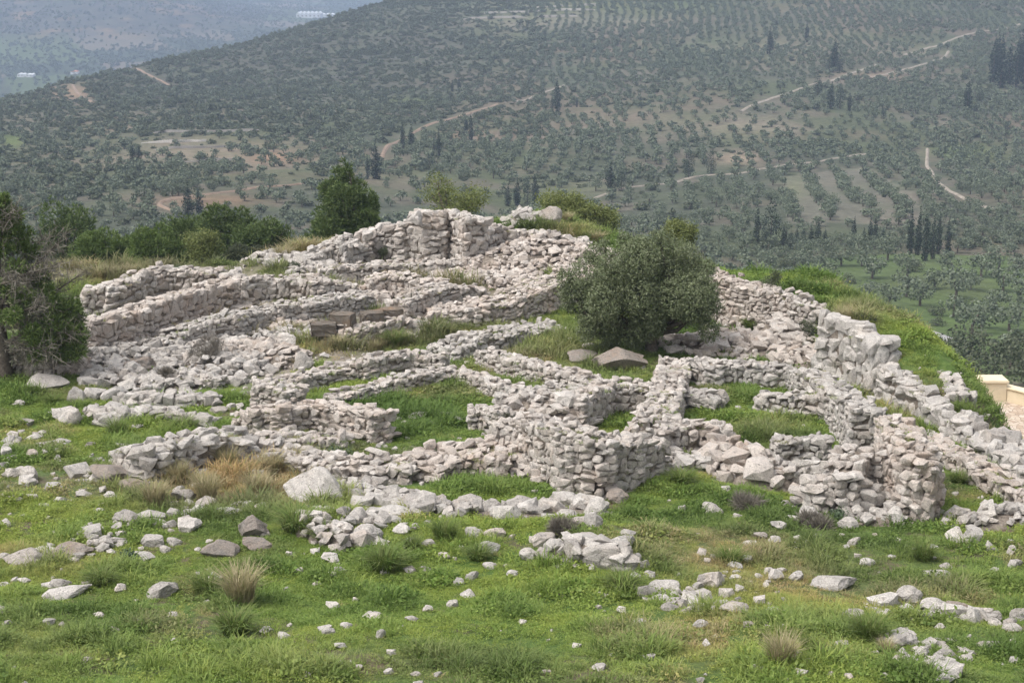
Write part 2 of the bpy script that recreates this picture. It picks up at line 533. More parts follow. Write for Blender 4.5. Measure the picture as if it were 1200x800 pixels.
for nm, colr in (('white_sheet', (0.72, 0.73, 0.74)), ('red_roof', (0.42, 0.2, 0.13)), ('asphalt', (0.30, 0.29, 0.28))):
    m, nt, b = new_mat(nm)
    g = N(nt, 'ShaderNodeNewGeometry')
    c = ramp(nt, noise(nt, g.outputs['Position'], 0.6, 4), [(0.3, tuple(q * 0.85 for q in colr)), (0.7, colr)])
    nt.links.new(c, b.inputs['Base Color']); M[nm] = m

# ------------------------------------------------------------------ stone shapes
def hull_mesh(pts):
    bm = bmesh.new()
    vs = [bm.verts.new(p) for p in pts]
    r = bmesh.ops.convex_hull(bm, input=vs)
    bad = list({e for e in r['geom_interior'] + r['geom_unused'] if isinstance(e, bmesh.types.BMVert)})
    if bad: bmesh.ops.delete(bm, geom=bad, context='VERTS')
    bmesh.ops.triangulate(bm, faces=bm.faces[:])
    bm.verts.index_update()
    V = np.array([v.co[:] for v in bm.verts]); F = np.array([[v.index for v in f.verts] for f in bm.faces])
    bm.free()
    lo, hi = V.min(0), V.max(0)
    return (V - (lo + hi) / 2) / (hi - lo), F


STONES = []
_g = np.random.default_rng(11)
for k in range(26):
    n = int(_g.integers(11, 17)) if k % 2 else int(_g.integers(17, 26))
    p = _g.normal(size=(n, 3))
    e = _g.uniform(4.0, 11.0)
    p = p / (np.abs(p) ** e).sum(1, keepdims=True) ** (1 / e)
    p *= _g.uniform(0.76, 1.0, (n, 1))
    V, F = hull_mesh(p)
    STONES.append((V, F))


NB = len(STONES)
for k in range(16):
    n = int(_g.integers(22, 32))
    p = _g.normal(size=(n, 3)); e = _g.uniform(7.0, 14.0)
    p = p / (np.abs(p) ** e).sum(1, keepdims=True) ** (1 / e)
    p[:, 0] *= 1 + _g.uniform(-.18, .18) * p[:, 2]; p[:, 2] *= 1 + _g.uniform(-.2, .2) * p[:, 0]
    p *= _g.uniform(0.88, 1.0, (n, 1))
    STONES.append(hull_mesh(p))


def boulder_shape(seed, sub=4):
    g = np.random.default_rng(seed)
    bm = bmesh.new()
    bmesh.ops.create_icosphere(bm, subdivisions=sub, radius=1)
    V = np.array([v.co[:] for v in bm.verts]); F = np.array([[v.index for v in f.verts] for f in bm.faces])
    bm.free()
    for _ in range(16):
        d = g.normal(size=3); d /= np.linalg.norm(d)
        h = g.uniform(0.42, 0.82)
        s = V @ d
        V = V - np.where(s > h, (s - h) * 0.93, 0)[:, None] * d
    L = V / np.linalg.norm(V, axis=1, keepdims=True)
    nz = (fbm(V[:, 0] * 2.1 + V[:, 2] * 1.7 + 50, V[:, 1] * 2.1 - V[:, 2] * 1.3 + 50, seed, 4) - 0.5) * 0.22 + (fbm(V[:, 0] * 7 + V[:, 2] * 5 + 50, V[:, 1] * 7 - V[:, 2] * 4 + 50, seed + 9, 2) - 0.5) * 0.09
    V = V + L * nz[:, None]
    lo, hi = V.min(0), V.max(0)
    return (V - (lo + hi) / 2) / (hi - lo), F


BOULDERS = [boulder_shape(100 + k) for k in range(14)]
_mesh_cache = {}


def stone_me(v, mat):
    k = (v, mat)
    if k not in _mesh_cache:
        V, F = STONES[v]
        _mesh_cache[k] = mesh_np('stone', V, F, [M[mat]])
    return _mesh_cache[k]


def boulder_me(v, mat):
    k = ('b', v, mat)
    if k not in _mesh_cache:
        V, F = BOULDERS[v]
        _mesh_cache[k] = mesh_np('boulder', V, F, [M[mat]])
    return _mesh_cache[k]


# ------------------------------------------------------------------ masonry
SK, CAPK = 0.65, 0.72
gz0 = gz
WALL_TOPS = []
WALL_MASK = []          # (polyline, half width) to keep grass off
N_STONES = [0]


def emit_stones(root, stones, mat, cap, thr=10.0):
    """largest stones in view as parts, the remainder as one joined part"""
    stones.sort(key=lambda s: -s['px'])
    single = [s for s in stones if s['px'] >= thr][:cap]
    ids = set(id(s) for s in single)
    rest = [s for s in stones if id(s) not in ids]
    inv = root.matrix_basis.inverted()
    for s in single:
        o = bpy.data.objects.new('stone', stone_me(s['v'], mat))
        COL.objects.link(o)
        o.parent = root
        mtx = Matrix.Identity(4)
        A = s['R'] * np.array(s['d'])[None, :]
        for i in range(3):
            for j in range(3): mtx[i][j] = A[i, j]
            mtx[i][3] = s['c'][i]
        o.matrix_basis = inv @ mtx
    N_STONES[0] += len(single)
    if rest:
        P = []
        off = np.array(root.location)
        for s in rest:
            V, F = STONES[s['v']]
            P.append(((V * np.array(s['d'])) @ s['R'].T + np.array(s['c']) - off, F))
        V, F = join_np(P)
        o = link('small_stones', mesh_np('small_stones', V, F, [M[mat]]), root)
        tag(o, kind='stuff')


def wall(label, pts, h, t=0.6, s=0.34, mat='stone', cap=120, jitter=1.0, base_up=0.0, px_is_top=True, ruin=0.25, name='stone_wall', group='ruined walls of the citadel', thr=10.0, cat='wall', flat=False):
    s = s * SK
    cap = int(cap * CAPK)
    def gz(x, y): return np.interp(y, BASE_Y, BASE_Z) if flat else gz0(x, y)
    g = np.random.default_rng(sum(ord(c) * (i + 1) for i, c in enumerate(label)) % 99991)
    hs = [h] * len(pts) if not hasattr(h, '__len__') else list(h)
    W = [(at_row(px, py), py) if flat else hit(px, py, hh if px_is_top else 0.0) for (px, py), hh in zip(pts, hs)]
    P = np.array(W)
    c0 = P.mean(0)
    root = link(name, None, loc=(c0[0], c0[1], float(gz(*c0))))
    root.empty_display_size = 0.3
    tag(root, label, cat, group)
    WALL_MASK.append((P, t / 2))
    seg = np.linalg.norm(P[1:] - P[:-1], axis=1)
    cum = np.concatenate([[0], np.cumsum(seg)])
    L = cum[-1]
    ph = g.uniform(0, 100)

    def height(u):
        hh = np.interp(u, cum, hs)
        return hh * (1 - ruin * (fbm(np.asarray(u) * 0.9 + ph, np.zeros_like(np.asarray(u, float)) + ph, 9, 3) - 0.45) * 2 * 0.8)

    def pos(u):
        return np.array([np.interp(u, cum, P[:, 0]), np.interp(u, cum, P[:, 1])])

    def direc(u):
        k = min(int(np.searchsorted(cum, u, side='right')) - 1, len(seg) - 1)
        d = P[k + 1] - P[k]
        return d / (np.linalg.norm(d) + 1e-9)

    # fill between the faces
    n = max(3, int(L / 0.3) + 1)
    us = np.linspace(0.06, max(L - 0.06, 0.1), n)
    V = []
    for u in us:
        d = (direc(max(u - 0.15, 0)) + direc(min(u + 0.15, L))); d /= np.linalg.norm(d) + 1e-9
        nn = np.array([-d[1], d[0]])
        c = pos(u); z0 = float(gz(*c)); hh = float(height(u))
        w = t / 2 - 0.09
        for sgn, zz, kk in ((-1, -0.5, 1.12), (-1, hh - 0.09, 0.97), (0, hh - 0.03 + g.normal() * 0.02, 0), (1, hh - 0.09, 0.97), (1, -0.5, 1.12)):
            q = c + nn * sgn * w * kk
            V.append((q[0], q[1], z0 + zz))
    F = []
    for i in range(n - 1):
        for k in range(4):
            F.append((i * 5 + k, i * 5 + k + 1, (i + 1) * 5 + k + 1, (i + 1) * 5 + k))
    V = np.array(V) - np.array(root.location)
    F = np.array(F)
    ca = np.array([[0, 1, 2, 2], [0, 2, 3, 3], [0, 3, 4, 4]])
    core_f = [tuple(q) for q in F] + [(4, 3, 2, 1, 0), tuple((n - 1) * 5 + q for q in range(5))]
    me = bpy.data.meshes.new('rubble_fill'); me.from_pydata([tuple(v) for v in V], [], core_f); me.materials.append(M['fill'])
    link('rubble_fill', me, root)
    stones = []

    def add(c, z, d, ang, tilt, nrm, foreshort):
        vv = int(g.integers(NB, len(STONES))) if foreshort == 1 and g.random() < 0.8 else int(g.integers(NB))
        R = rot_z(ang) @ rand_rot(g, tilt)
        pm = FPX / (c[1] * CT - z * ST)
        vis = nrm[0] * -c[0] + nrm[1] * -c[1] + nrm[2] * -z > 0
        px = math.sqrt(d[0] * max(d[2], d[1] * 0.35)) * pm if vis else 0
        qx, qy = project(c[0], c[1], z)
        if not (-10 < qx < 1210 and -10 < qy < 810): px = 0
        stones.append(dict(c=(c[0], c[1], z), d=d, R=R, v=vv, px=px))

    def face(u0, u1, side, end=None):
        """lay courses on one face; end: (centre, direction) for a wall end"""
        z = -0.12
        top = float(max(height(np.linspace(u0, u1, 8)))) if end is None else float(height(u0))
        while z < top - 0.05:
            ch = s * float(np.clip(g.lognormal(-0.36, 0.28), 0.38, 1.2))
            u = u0 - g.uniform(0, s * 0.4)
            while u < u1 + 0.05:
                w = s * float(np.clip(g.lognormal(0.0, 0.42), 0.42, 2.2))
                uc = u + w / 2
                zz = z + ch / 2 + g.normal() * 0.035 * jitter
                if end is None:
                    ucc = min(max(uc, 0), L)
                    c = pos(ucc); d = direc(ucc); nn = np.array([-d[1], d[0]]) * side
                    hh = float(height(ucc)); off = t / 2
                else:
                    c, d, nn = end[0] + end[1] * uc, end[1], end[2]
                    hh = top; off = 0.0
                if zz < hh + 0.02 and (end is not None or -0.05 <= uc <= L + 0.05):
                    hsc = g.uniform(0.85, 1.3) if g.random() > 0.1 else g.uniform(1.5, 1.9)
                    dep = s * g.uniform(0.8, 1.2)
                    batter = 1 - 0.06 * (zz / max(hh, 0.2))
                    c2 = c + nn * (off * batter - dep * 0.40 + g.normal() * 0.018 * jitter)
                    add(c2, float(gz(*c)) + zz, (w * 1.07, dep, ch * 1.06 * hsc), math.atan2(d[1], d[0]) + g.normal() * 0.06 * jitter, 0.075 * jitter, (nn[0], nn[1], 0.15), 1)
                u += w * 0.98
            z += ch * 0.97

    for side in (1, -1):
        face(0, L, side)
    for k in range(1, len(P) - 1):                 # quoins on the outside of a bend
        a_ = (P[k] - P[k - 1]) / seg[k - 1]; b_ = (P[k + 1] - P[k]) / seg[k]
        cr_ = a_[0] * b_[1] - a_[1] * b_[0]
        if abs(cr_) < 0.18: continue
        bi = np.array([-(a_ + b_)[1], (a_ + b_)[0]]); bi *= -np.sign(cr_) / (np.linalg.norm(bi) + 1e-9)
        cz_ = math.sqrt(max(0.3, (1 + float(a_ @ b_)) / 2))
        for rep in range(1 + 2 * int(abs(cr_) > 0.3)):
            z = -0.1; top = float(height(cum[k]))
            while z < top - 0.05:
                ch = s * g.uniform(0.55, 0.95); w = s * g.uniform(1.0, 1.7)
                c2 = P[k] + bi * (t / 2 / (cz_ if rep == 0 else 1) - s * 0.38) + np.array([-bi[1], bi[0]]) * (0 if rep == 0 else (2 * rep - 3) * (abs(cr_) * t * 0.28 + s * 0.2)) + g.normal(size=2) * 0.03
                add(c2, float(gz(*P[k])) + z + ch / 2, (w, w * 0.8, ch * 1.1), math.atan2(a_[1] + b_[1], a_[0] + b_[0]) + g.normal() * .2, 0.1, (bi[0], bi[1], 0.15), 1)
                z += ch * 0.97
    d0 = direc(0); n0 = np.array([-d0[1], d0[0]])
    face(0, t, 1, (P[0] - n0 * t / 2, n0, -d0))
    d1 = direc(L); n1 = np.array([-d1[1], d1[0]])
    face(L, L + t, 1, (P[-1] - n1 * (t / 2 + L), n1, d1))
    # top
    nl = max(1, int(round(t / (s * 0.85))))
    for k in range(nl):
        u = g.uniform(0, s * 0.4)
        while u < L:
            w = s * float(np.clip(g.lognormal(-0.05, 0.42), 0.4, 2.0))
            c = pos(min(u + w / 2, L)); d = direc(min(u + w / 2, L)); nn = np.array([-d[1], d[0]])
            off = ((k + 0.5) / nl - 0.5) * t * 0.95 + g.normal() * 0.05
            hh = float(height(min(u + w / 2, L)))
            cc = c + nn * off
            add(cc, float(gz(*c)) + hh - 0.03 + g.normal() * 0.035 * jitter + (g.uniform(0.03, 0.16) if g.random() < 0.14 else 0), (w * 1.1, s * g.uniform(0.75, 1.2), s * g.uniform(0.4, 0.75)),
                math.atan2(d[1], d[0]) + g.normal() * 0.5, 0.2 * jitter, (0, 0, 1), 0.4)
            u += w * 0.92
    for _ in range(int(L * t * 26)):
        u = g.uniform(0, L)
        if fbm(u * 0.55 + ph, 3.0, 401, 3) < 0.47: continue
        d = direc(u); q = pos(u) + np.array([-d[1], d[0]]) * g.normal() * t * 0.28
        WALL_TOPS.append((q[0], q[1], float(gz(*q)) + float(height(u)) - 0.02))
    emit_stones(root, stones, mat, cap, thr)
    return root


def heap(label, pts, w, h, s=0.3, mat='stone_pink', cap=80, dens=1.0, name='rubble_heap', group='heaps of fallen stone', cat='rubble', thr=10.0, layers=1.0):
    s = s * 0.82
    cap = int(cap * CAPK)
    """dome-profiled spread of fallen stone along a line of ground pixels; w half width in metres"""
    g = np.random.default_rng(sum(ord(c) * (i + 3) for i, c in enumerate(label)) % 99991)
    P = np.array([hit(px, py, h * 0.6) for px, py in pts])
    if len(P) == 1: P = np.array([P[0] - (w * 0.3, 0), P[0] + (w * 0.3, 0)])
    c0 = P.mean(0)
    root = link(name, None, loc=(c0[0], c0[1], float(gz(*c0))))
    tag(root, label, cat, group)
    if dens > 0.5: WALL_MASK.append((P, w * 0.72))
    x0, y0 = P.min(0) - w * 1.1; x1, y1 = P.max(0) + w * 1.1
    ph = g.uniform(0, 50)

    def prof(x, y):
        d, _, _ = poly_dist(x, y, P)
        wv = w * (0.75 + 0.5 * fbm(np.asarray(x) * 0.8 + ph, np.asarray(y) * 0.8, 13, 3))
        k = np.clip(1 - (d / wv) ** 2, -0.3, 1)
        return h * k * (0.7 + 0.6 * fbm(np.asarray(x) * 1.1, np.asarray(y) * 1.1 + ph, 23, 3))
    st = 0.3
    xs = np.arange(x0, x1 + st, st); ys = np.arange(y0, y1 + st, st)
    X, Y = np.meshgrid(xs, ys)
    K = prof(X, Y)
    Z = gz(X, Y) + np.where(K > 0, K - 0.08, -0.4)
    V = np.stack([X, Y, Z], -1).reshape(-1, 3) - np.array(root.location)
    nx = len(xs)
    idx = np.arange(len(V)).reshape(len(ys), nx)
    F = np.stack([idx[:-1, :-1], idx[:-1, 1:], idx[1:, 1:], idx[1:, :-1]], -1).reshape(-1, 4)
    link('rubble_fill', mesh_np('rubble_fill', V, F, [M['fill']], True), root)
    n = int((x1 - x0) * (y1 - y0) / (s * s) * 1.5 * dens)
    xx = g.uniform(x0, x1, n); yy = g.uniform(y0, y1, n)
    k = prof(xx, yy); z = gz(xx, yy)
    stones = []
    for i in range(n):
        if k[i] < -0.02 * h - 0.0 or (k[i] < 0.1 * h and g.random() < 0.5): continue
        sc = s * float(np.clip(g.lognormal(-0.15, 0.4), 0.4, 2.0))
        d = (sc * g.uniform(0.9, 1.5), sc * g.uniform(0.8, 1.1), sc * g.uniform(0.5, 0.9))
        c = (xx[i], yy[i], z[i] + max(k[i], 0) + sc * 0.08 + g.normal() * 0.04)
        pm = ppm(*c)
        qx, qy = project(*c)
        px = math.sqrt(d[0] * max(d[2] * 0.9, d[1] * 0.4)) * pm
        if not (-10 < qx < 1210 and -10 < qy < 810): px = 0
        stones.append(dict(c=c, d=d, R=rot_z(g.uniform(0, 6.28)) @ rand_rot(g, 0.35), v=int(g.integers(NB)), px=px))
    emit_stones(root, stones, mat, cap, thr)
    return root


# ------------------------------------------------------------------ ground sheets
STRAW = [(250, 572, 110, 30, 1), (345, 560, 60, 30, .8), (435, 402, 55, 12, .7), (520, 392, 60, 10, .5), (360, 300, 60, 14, 1), (150, 322, 120, 14, 1), (250, 375, 170, 40, .5), (480, 335, 150, 35, .6), (650, 276, 45, 12, .7), (1000, 372, 25, 16, .8), (570, 322, 50, 10, .8),
         (1060, 470, 60, 30, .5), (20, 755, 130, 40, .2), (60, 660, 90, 20, .3), (500, 340, 160, 12, .4), (620, 405, 80, 25, .35), (700, 425, 90, 25, .35), (880, 660, 110, 40, .4), (910, 510, 30, 14, .4), (230, 395, 60, 12, .6), (320, 400, 90, 30, .5), (560, 440, 40, 14, .3), (1000, 700, 160, 60, .2), (480, 780, 200, 20, .3), (820, 760, 40, 30, .3)]
LUSH = [(500, 465, 90, 25, .25), (500, 500, 90, 30, .3), (900, 490, 80, 25, .35), (540, 572, 110, 22, .3), (700, 710, 130, 50, .25), (990, 330, 110, 40, .35), (1060, 400, 60, 40, .3), (870, 300, 60, 20, .4), (120, 500, 120, 30, .3), (430, 660, 120, 50, .3), (630, 262, 50, 10, .4), (640, 430, 40, 12, .2),
        (60, 460, 70, 20, .2), (960, 740, 160, 60, .2), (820, 450, 30, 20, .2)]
STONY = [(250, 375, 190, 45, .9), (480, 330, 160, 40, .85), (330, 415, 120, 25, .5), (90, 560, 130, 40, .12), (960, 470, 90, 40, .15), (1000, 690, 220, 60, .10), (870, 400, 70, 25, .5), (200, 440, 130, 30, .7), (330, 415, 80, 25, .6), (150, 340, 160, 60, .5), (500, 330, 180, 30, .6), (460, 530, 140, 14, .8), (650, 560, 130, 16, .5), (850, 400, 70, 30, .6), (900, 560, 80, 20, .4), (30, 545, 90, 40, .1), (600, 300, 100, 20, .7), (1150, 540, 60, 20, .4), (900, 425, 90, 14, .3), (820, 650, 80, 25, .12), (300, 760, 200, 25, .1)]


def blobs(px, py, L):
    s = 0
    for cx, cy, rx, ry, a in L:
        s = s + a * np.exp(-((px - cx) / rx) ** 2 - ((py - cy) / ry) ** 2)
    return np.clip(s, 0, 1)


MEADOW = [(960, 303), (1060, 297), (1180, 300), (1215, 330), (1215, 395), (1090, 402), (1040, 372), (985, 340)]
STRIPS = [(918, 206), (1010, 196), (1066, 222), (1090, 262), (925, 262)]


def hill_cover(x, y, z):
    px, py = project(x, y, z)
    n = fbm(x / 45, y / 60, 71, 5); n2 = fbm(x / 13, y / 20, 81, 4)
    c = np.empty(x.shape + (3,))
    c[:] = (0.068, 0.076, 0.052)
    def to(col, k):
        nonlocal c
        k = np.clip(k, 0, 1)[..., None]
        c = c * (1 - k) + np.array(col) * k
    to((0.075, 0.088, 0.045), sstep(0.42, 0.62, n) * 0.8)
    to((0.118, 0.104, 0.08), sstep(0.48, 0.68, n2) * 0.8)
    to((0.14, 0.108, 0.08), sstep(0.56, 0.7, fbm(x / 70, y / 80, 91, 4)) * 0.6)
    # scrubby shoulder at upper left
    to((0.068, 0.068, 0.05), 0.85 * sstep(640, 420, px) * sstep(150, 110, py))
    # soil and bleached terraces
    for cx, cy, rx, ry, a, col in [(240, 180, 110, 22, .8, (.30, .24, .17)), (85, 110, 28, 12, 1, (.33, .22, .14)), (120, 145, 60, 10, .7, (.27, .20, .13)), (320, 185, 30, 7, .9, (.34, .2, .12)), (250, 235, 60, 8, .8, (.28, .17, .10)),
                                   (680, 25, 130, 12, .6, (.30, .27, .19)), (540, 158, 30, 7, .7, (.32, .21, .14)), (860, 185, 30, 8, 1, (.36, .27, .19)), (760, 150, 130, 22, .5, (.26, .21, .15)), (880, 150, 60, 12, .6, (.30, .26, .19)), (940, 55, 90, 25, .6, (.28, .23, .16)),
                                   (1030, 90, 60, 8, .7, (.34, .25, .18)), (1120, 150, 40, 6, .6, (.28, .25, .17)), (680, 220, 60, 10, .4, (.26, .22, .16)), (470, 205, 60, 12, .4, (.22, .19, .12)), (60, 190, 60, 12, .4, (.2, .15, .1)), (300, 130, 120, 10, .4, (.24, .18, .13)), (1060, 60, 60, 8, .5, (.3, .26, .18))]:
        to(np.array(col) * 0.72 + 0.015, a * 0.8 * np.exp(-((px - cx) / rx) ** 2 - ((py - cy) / ry) ** 2) * (0.6 + 0.8 * n2))
    # green meadow and green patches
    k = in_poly(px, py, MEADOW) | (in_poly(px, py, [(1000, 360), (1230, 380), (1230, 450), (1120, 440)]))
    to((0.075, 0.115, 0.034), k * (0.55 + 0.5 * n2))
    for cx, cy, rx, ry, a in [(1130, 178, 40, 7, .8), (15, 165, 18, 8, .9), (930, 222, 14, 14, .7), (700, 8, 160, 8, .5), (490, 118, 60, 5, .5), (830, 60, 80, 20, .25), (640, 190, 60, 12, .2), ]:
        to((0.10, 0.135, 0.04), a * np.exp(-((px - cx) / rx) ** 2 - ((py - cy) / ry) ** 2))
    # ploughed strips between the olive rows
    k = in_poly(px, py, STRIPS)
    to((0.20, 0.18, 0.15), k * 0.42 * sstep(0.3, 0.55, n2 + 0.25))
    # the plain far below and the hills beyond it
    pl = sstep(1500, 1750, y)
    fx = np.floor((x + 0.4 * y) / 130); fy = np.floor((y - 0.3 * x) / 150)
    h = hash2(fx, fy, 5)[..., None]
    field = np.where(h < .4, (0.045, 0.06, 0.035), np.where(h < .65, (0.075, 0.10, 0.04), np.where(h < .85, (0.055, 0.065, 0.04), (0.14, 0.12, 0.09))))
    hillc = np.array((0.06, 0.06, 0.045)) + (n2[..., None] - 0.5) * np.array((0.09, 0.075, 0.055)) + np.array((0.09, 0.045, 0.015)) * sstep(0.58, 0.72, n)[..., None]
    up = sstep(-152, -138, z)[..., None]
    far = field * (1 - up) + hillc * up
    c = c * (1 - pl[..., None]) + far * pl[..., None]
    return c


def polar_sheet(name, y0, y1, step, na, mat, near, amax=0.60):
    ys = np.exp(np.arange(math.log(y0), math.log(y1) + step, step)); ys[-1] = y1
    aa = np.linspace(-amax, amax, na)
    A, Y = np.meshgrid(aa, ys)
    if near:
        # keep some width right in front of the camera
        X = A * (Y + 10)
    else:
        X = A * (Y + 10 * np.clip((400 - Y) / 290, 0, 1))
    Z = ground_z(X, Y)
    V = np.stack([X, Y, Z], -1).reshape(-1, 3)
    idx = np.arange(len(V)).reshape(Y.shape)
    F = np.stack([idx[:-1, :-1], idx[:-1, 1:], idx[1:, 1:], idx[1:, :-1]], -1).reshape(-1, 4)
    me = mesh_np(name, V, F, [mat], True)
    at = me.color_attributes.new('cover', 'FLOAT_COLOR', 'POINT')
    if near:
        px, py = project(X, Y, Z)
        c = np.zeros(X.shape + (4,)); c[..., 3] = 1
        nz = fbm(X / 1.6, Y / 1.6, 111, 4)
        c[..., 0] = np.clip(blobs(px, py, STRAW) * (0.35 + 1.1 * nz), 0, 0.95)
        c[..., 1] = np.clip(0.46 + blobs(px, py, LUSH) + 0.35 * (nz - 0.5), 0, 1)
        c[..., 2] = np.clip(blobs(px, py, STONY) * (0.2 + 1.2 * fbm(X / 0.9, Y / 0.9, 121, 3)), 0, 0.9)
    else:
        c = np.ones(X.shape + (4,)); c[..., :3] = np.clip(hill_cover(X, Y, Z), 0.01, 0.9)
    at.data.foreach_set('color', c.astype(np.float32).ravel())
    return tag(link(name, me), kind='structure')


polar_sheet('ground', 5.0, 112.0, 0.0085, 330, M['ground'], True)
polar_sheet('hillside', 112.0, 1700.0, 0.0075, 420, M['hill'], False)
polar_sheet('plain', 1700.0, 9000.0, 0.0075, 420, M['hill'], False)


def ribbon(name, pix, width, mat, lift=0.12):
    P = np.array([hit_far(*p)[:2] for p in pix])
    # resample
    seg = np.linalg.norm(P[1:] - P[:-1], axis=1); cum = np.concatenate([[0], np.cumsum(seg)])
    u = np.arange(0, cum[-1], 4.0)
    Q = np.stack([np.interp(u, cum, P[:, 0]), np.interp(u, cum, P[:, 1])], 1)
    for _ in range(3):
        Q[1:-1] = (Q[:-2] + Q[1:-1] * 2 + Q[2:]) / 4
    d = np.gradient(Q, axis=0); d /= np.linalg.norm(d, axis=1, keepdims=True) + 1e-9
    nn = np.stack([-d[:, 1], d[:, 0]], 1)
    wv = width * (0.8 + 0.4 * vnoise(u / 15, u * 0, 3))[:, None]
    rows = []
    for k in (-0.5, -0.17, 0.17, 0.5):
        q = Q + nn * wv * k
        rows.append(np.column_stack([q, far_z(q[:, 0], q[:, 1]) + (0.02 if abs(k) == 0.5 else lift + 0.25)]))
    V = np.stack(rows, 1).reshape(-1, 3)
    idx = np.arange(len(V)).reshape(-1, 4)
    F = np.stack([idx[:-1, :-1], idx[:-1, 1:], idx[1:, 1:], idx[1:, :-1]], -1).reshape(-1, 4)
    tag(link(name, mesh_np(name, V, F, [mat], True)), kind='structure')
    TRACKS.append((Q, width / 2 + 2.5))


TRACKS = []
ribbon('dirt_path', [(868, 132), (905, 115), (960, 98), (1000, 86), (1027, 76)], 1.7, M['track'])
ribbon('dirt_path', [(1057, 66), (1085, 57), (1110, 50), (1145, 38), (1200, 27), (1240, 20)], 1.7, M['track'])
ribbon('dirt_path', [(1020, 92), (1060, 82), (1085, 75), (1107, 68), (1112, 60)], 1.4, M['track'])
ribbon('dirt_path', [(447, 186), (455, 170), (480, 158), (520, 142), (560, 130), (583, 122)], 1.7, M['track_red'])
ribbon('dirt_path', [(604, 120), (620, 116), (640, 108), (662, 100)], 1.4, M['track'])
ribbon('dirt_path', [(1087, 175), (1086, 195), (1100, 215), (1125, 232), (1170, 248)], 1.3, M['track'])
ribbon('dirt_path', [(370, 213), (330, 219), (290, 221), (250, 228), (195, 234), (181, 239), (188, 246), (214, 250)], 1.4, M['track_red'])
ribbon('dirt_path', [(690, 236), (760, 218), (810, 208), (860, 205), (940, 192), (1020, 181)], 1.0, M['track'])
ribbon('dirt_path', [(155, 81), (178, 90), (202, 101)], 2.0, M['track_red'])
ribbon('dirt_path', [(85, 100), (92, 110), (112, 122)], 1.7, M['track_red'])
ribbon('road', [(1044, 366), (1058, 372), (1072, 383), (1090, 390), (1120, 402)], 3.0, M['asphalt'])

# ------------------------------------------------------------------ ruined walls
wall('highest surviving stretch of rough polygonal wall, topped by jagged blocks against the dark hillside', [(424, 276), (443, 269), (470, 265), (487, 250), (510, 250), (533, 247), (555, 258)], [1.25, 1.35, 1.5, 2.05, 2.15, 2.15, 2.1], 0.9, 0.58, 'stone', 170, 1.1, ruin=0.08)
wall('low jagged wall end stepping up beside the tall dark pine', [(352, 304), (375, 292), (398, 277), (412, 285)], [0.5, 0.8, 1.25, 1.15], 0.9, 0.45, 'stone_grey', 70, 1.2)
wall('wall of large squarish blocks holding up the small green mound', [(560, 268), (583, 268), (610, 270), (637, 272), (665, 278), (690, 284)], [1.6, 1.2, 1.1, 1.0, 0.8, 0.6], 0.7, 0.55, 'stone', 60, ruin=0.15)
heap('pale sloping apron of packed rubble below the green mound', [(590, 303), (620, 292), (650, 294), (690, 304)], 2.0, 0.75, 0.3, 'stone_pink', 110, 1.1)
wall('broad pale wall running diagonally down from the rubble apron to the cut blocks', [(690, 307), (667, 321), (630, 335), (595, 347), (555, 357), (505, 362)], [0.7, 0.85, 0.9, 0.9, 0.75, 0.5], 1.5, 0.36, 'stone_pink', 150)
wall('thin crumbling wall line just below the foot of the highest wall', [(372, 315), (400, 311), (435, 311), (470, 308), (510, 306), (553, 305)], [0.5, 0.6, 0.55, 0.5, 0.55, 0.4], 0.8, 0.36, 'stone', 70)
wall('ragged wall in the middle of the upper rooms, with a dark stain', [(430, 326), (460, 322), (490, 325), (520, 330)], [0.7, 0.85, 0.9, 0.6], 0.9, 0.36, 'stone_pink', 60)
wall('short broken wall above the row of cut blocks', [(466, 352), (490, 343), (525, 336), (562, 338)], [0.7, 0.85, 0.85, 0.5], 0.9, 0.38, 'stone', 60)
wall('topmost terrace wall below the round bushes, curving down to the left', [(96, 340), (130, 332), (160, 322), (190, 314), (235, 317), (282, 323)], [1.0, 1.2, 1.25, 1.2, 1.1, 0.9], 0.8, 0.46, 'stone', 110, ruin=0.15)
wall('middle terrace wall of large fitted stones at the left', [(94, 380), (140, 366), (170, 356), (200, 347), (240, 335), (276, 326)], [1.2, 1.25, 1.3, 1.3, 1.2, 1.1], 0.8, 0.46, 'stone_pink', 150, ruin=0.12)
wall('polygonal wall face continuing the middle terrace to the right', [(278, 327), (310, 325), (345, 325), (375, 327), (412, 334)], [1.1, 1.05, 1.0, 0.95, 0.5], 0.8, 0.40, 'stone', 90, ruin=0.15)
wall('long small-stoned wall climbing diagonally in front of the terraces', [(180, 404), (205, 388), (233, 378), (270, 369), (300, 364), (350, 356), (400, 348), (428, 345)], [0.3, 0.6, 0.8, 0.85, 0.8, 0.8, 0.7, 0.5], 1.0, 0.34, 'stone_grey', 150)
wall('dark low wall in the shade behind the grey leaning pine', [(-30, 412), (10, 410), (60, 412), (100, 420)], [0.8, 0.8, 0.75, 0.5], 0.7, 0.4, 'stone_pink', 40)
heap('wide spread of tumbled stones at the foot of the terrace walls', [(110, 418), (170, 410), (230, 415), (270, 425)], 1.6, 0.35, 0.34, 'stone_grey', 90)
heap('pinkish rubble heap beside two white boulders', [(275, 412), (300, 408), (325, 415)], 1.2, 0.45, 0.28, 'stone_pink', 70)
heap('rubble strewn around the brown hollow below the terraces', [(130, 440), (165, 447), (200, 450), (250, 440)], 1.1, 0.25, 0.34, 'stone_grey', 60)
wall('rough stone footing that carries the four cut blocks', [(383, 385), (410, 382), (440, 376), (474, 371)], [0.45, 0.65, 0.7, 0.6], 0.8, 0.34, 'stone_pink', 60)
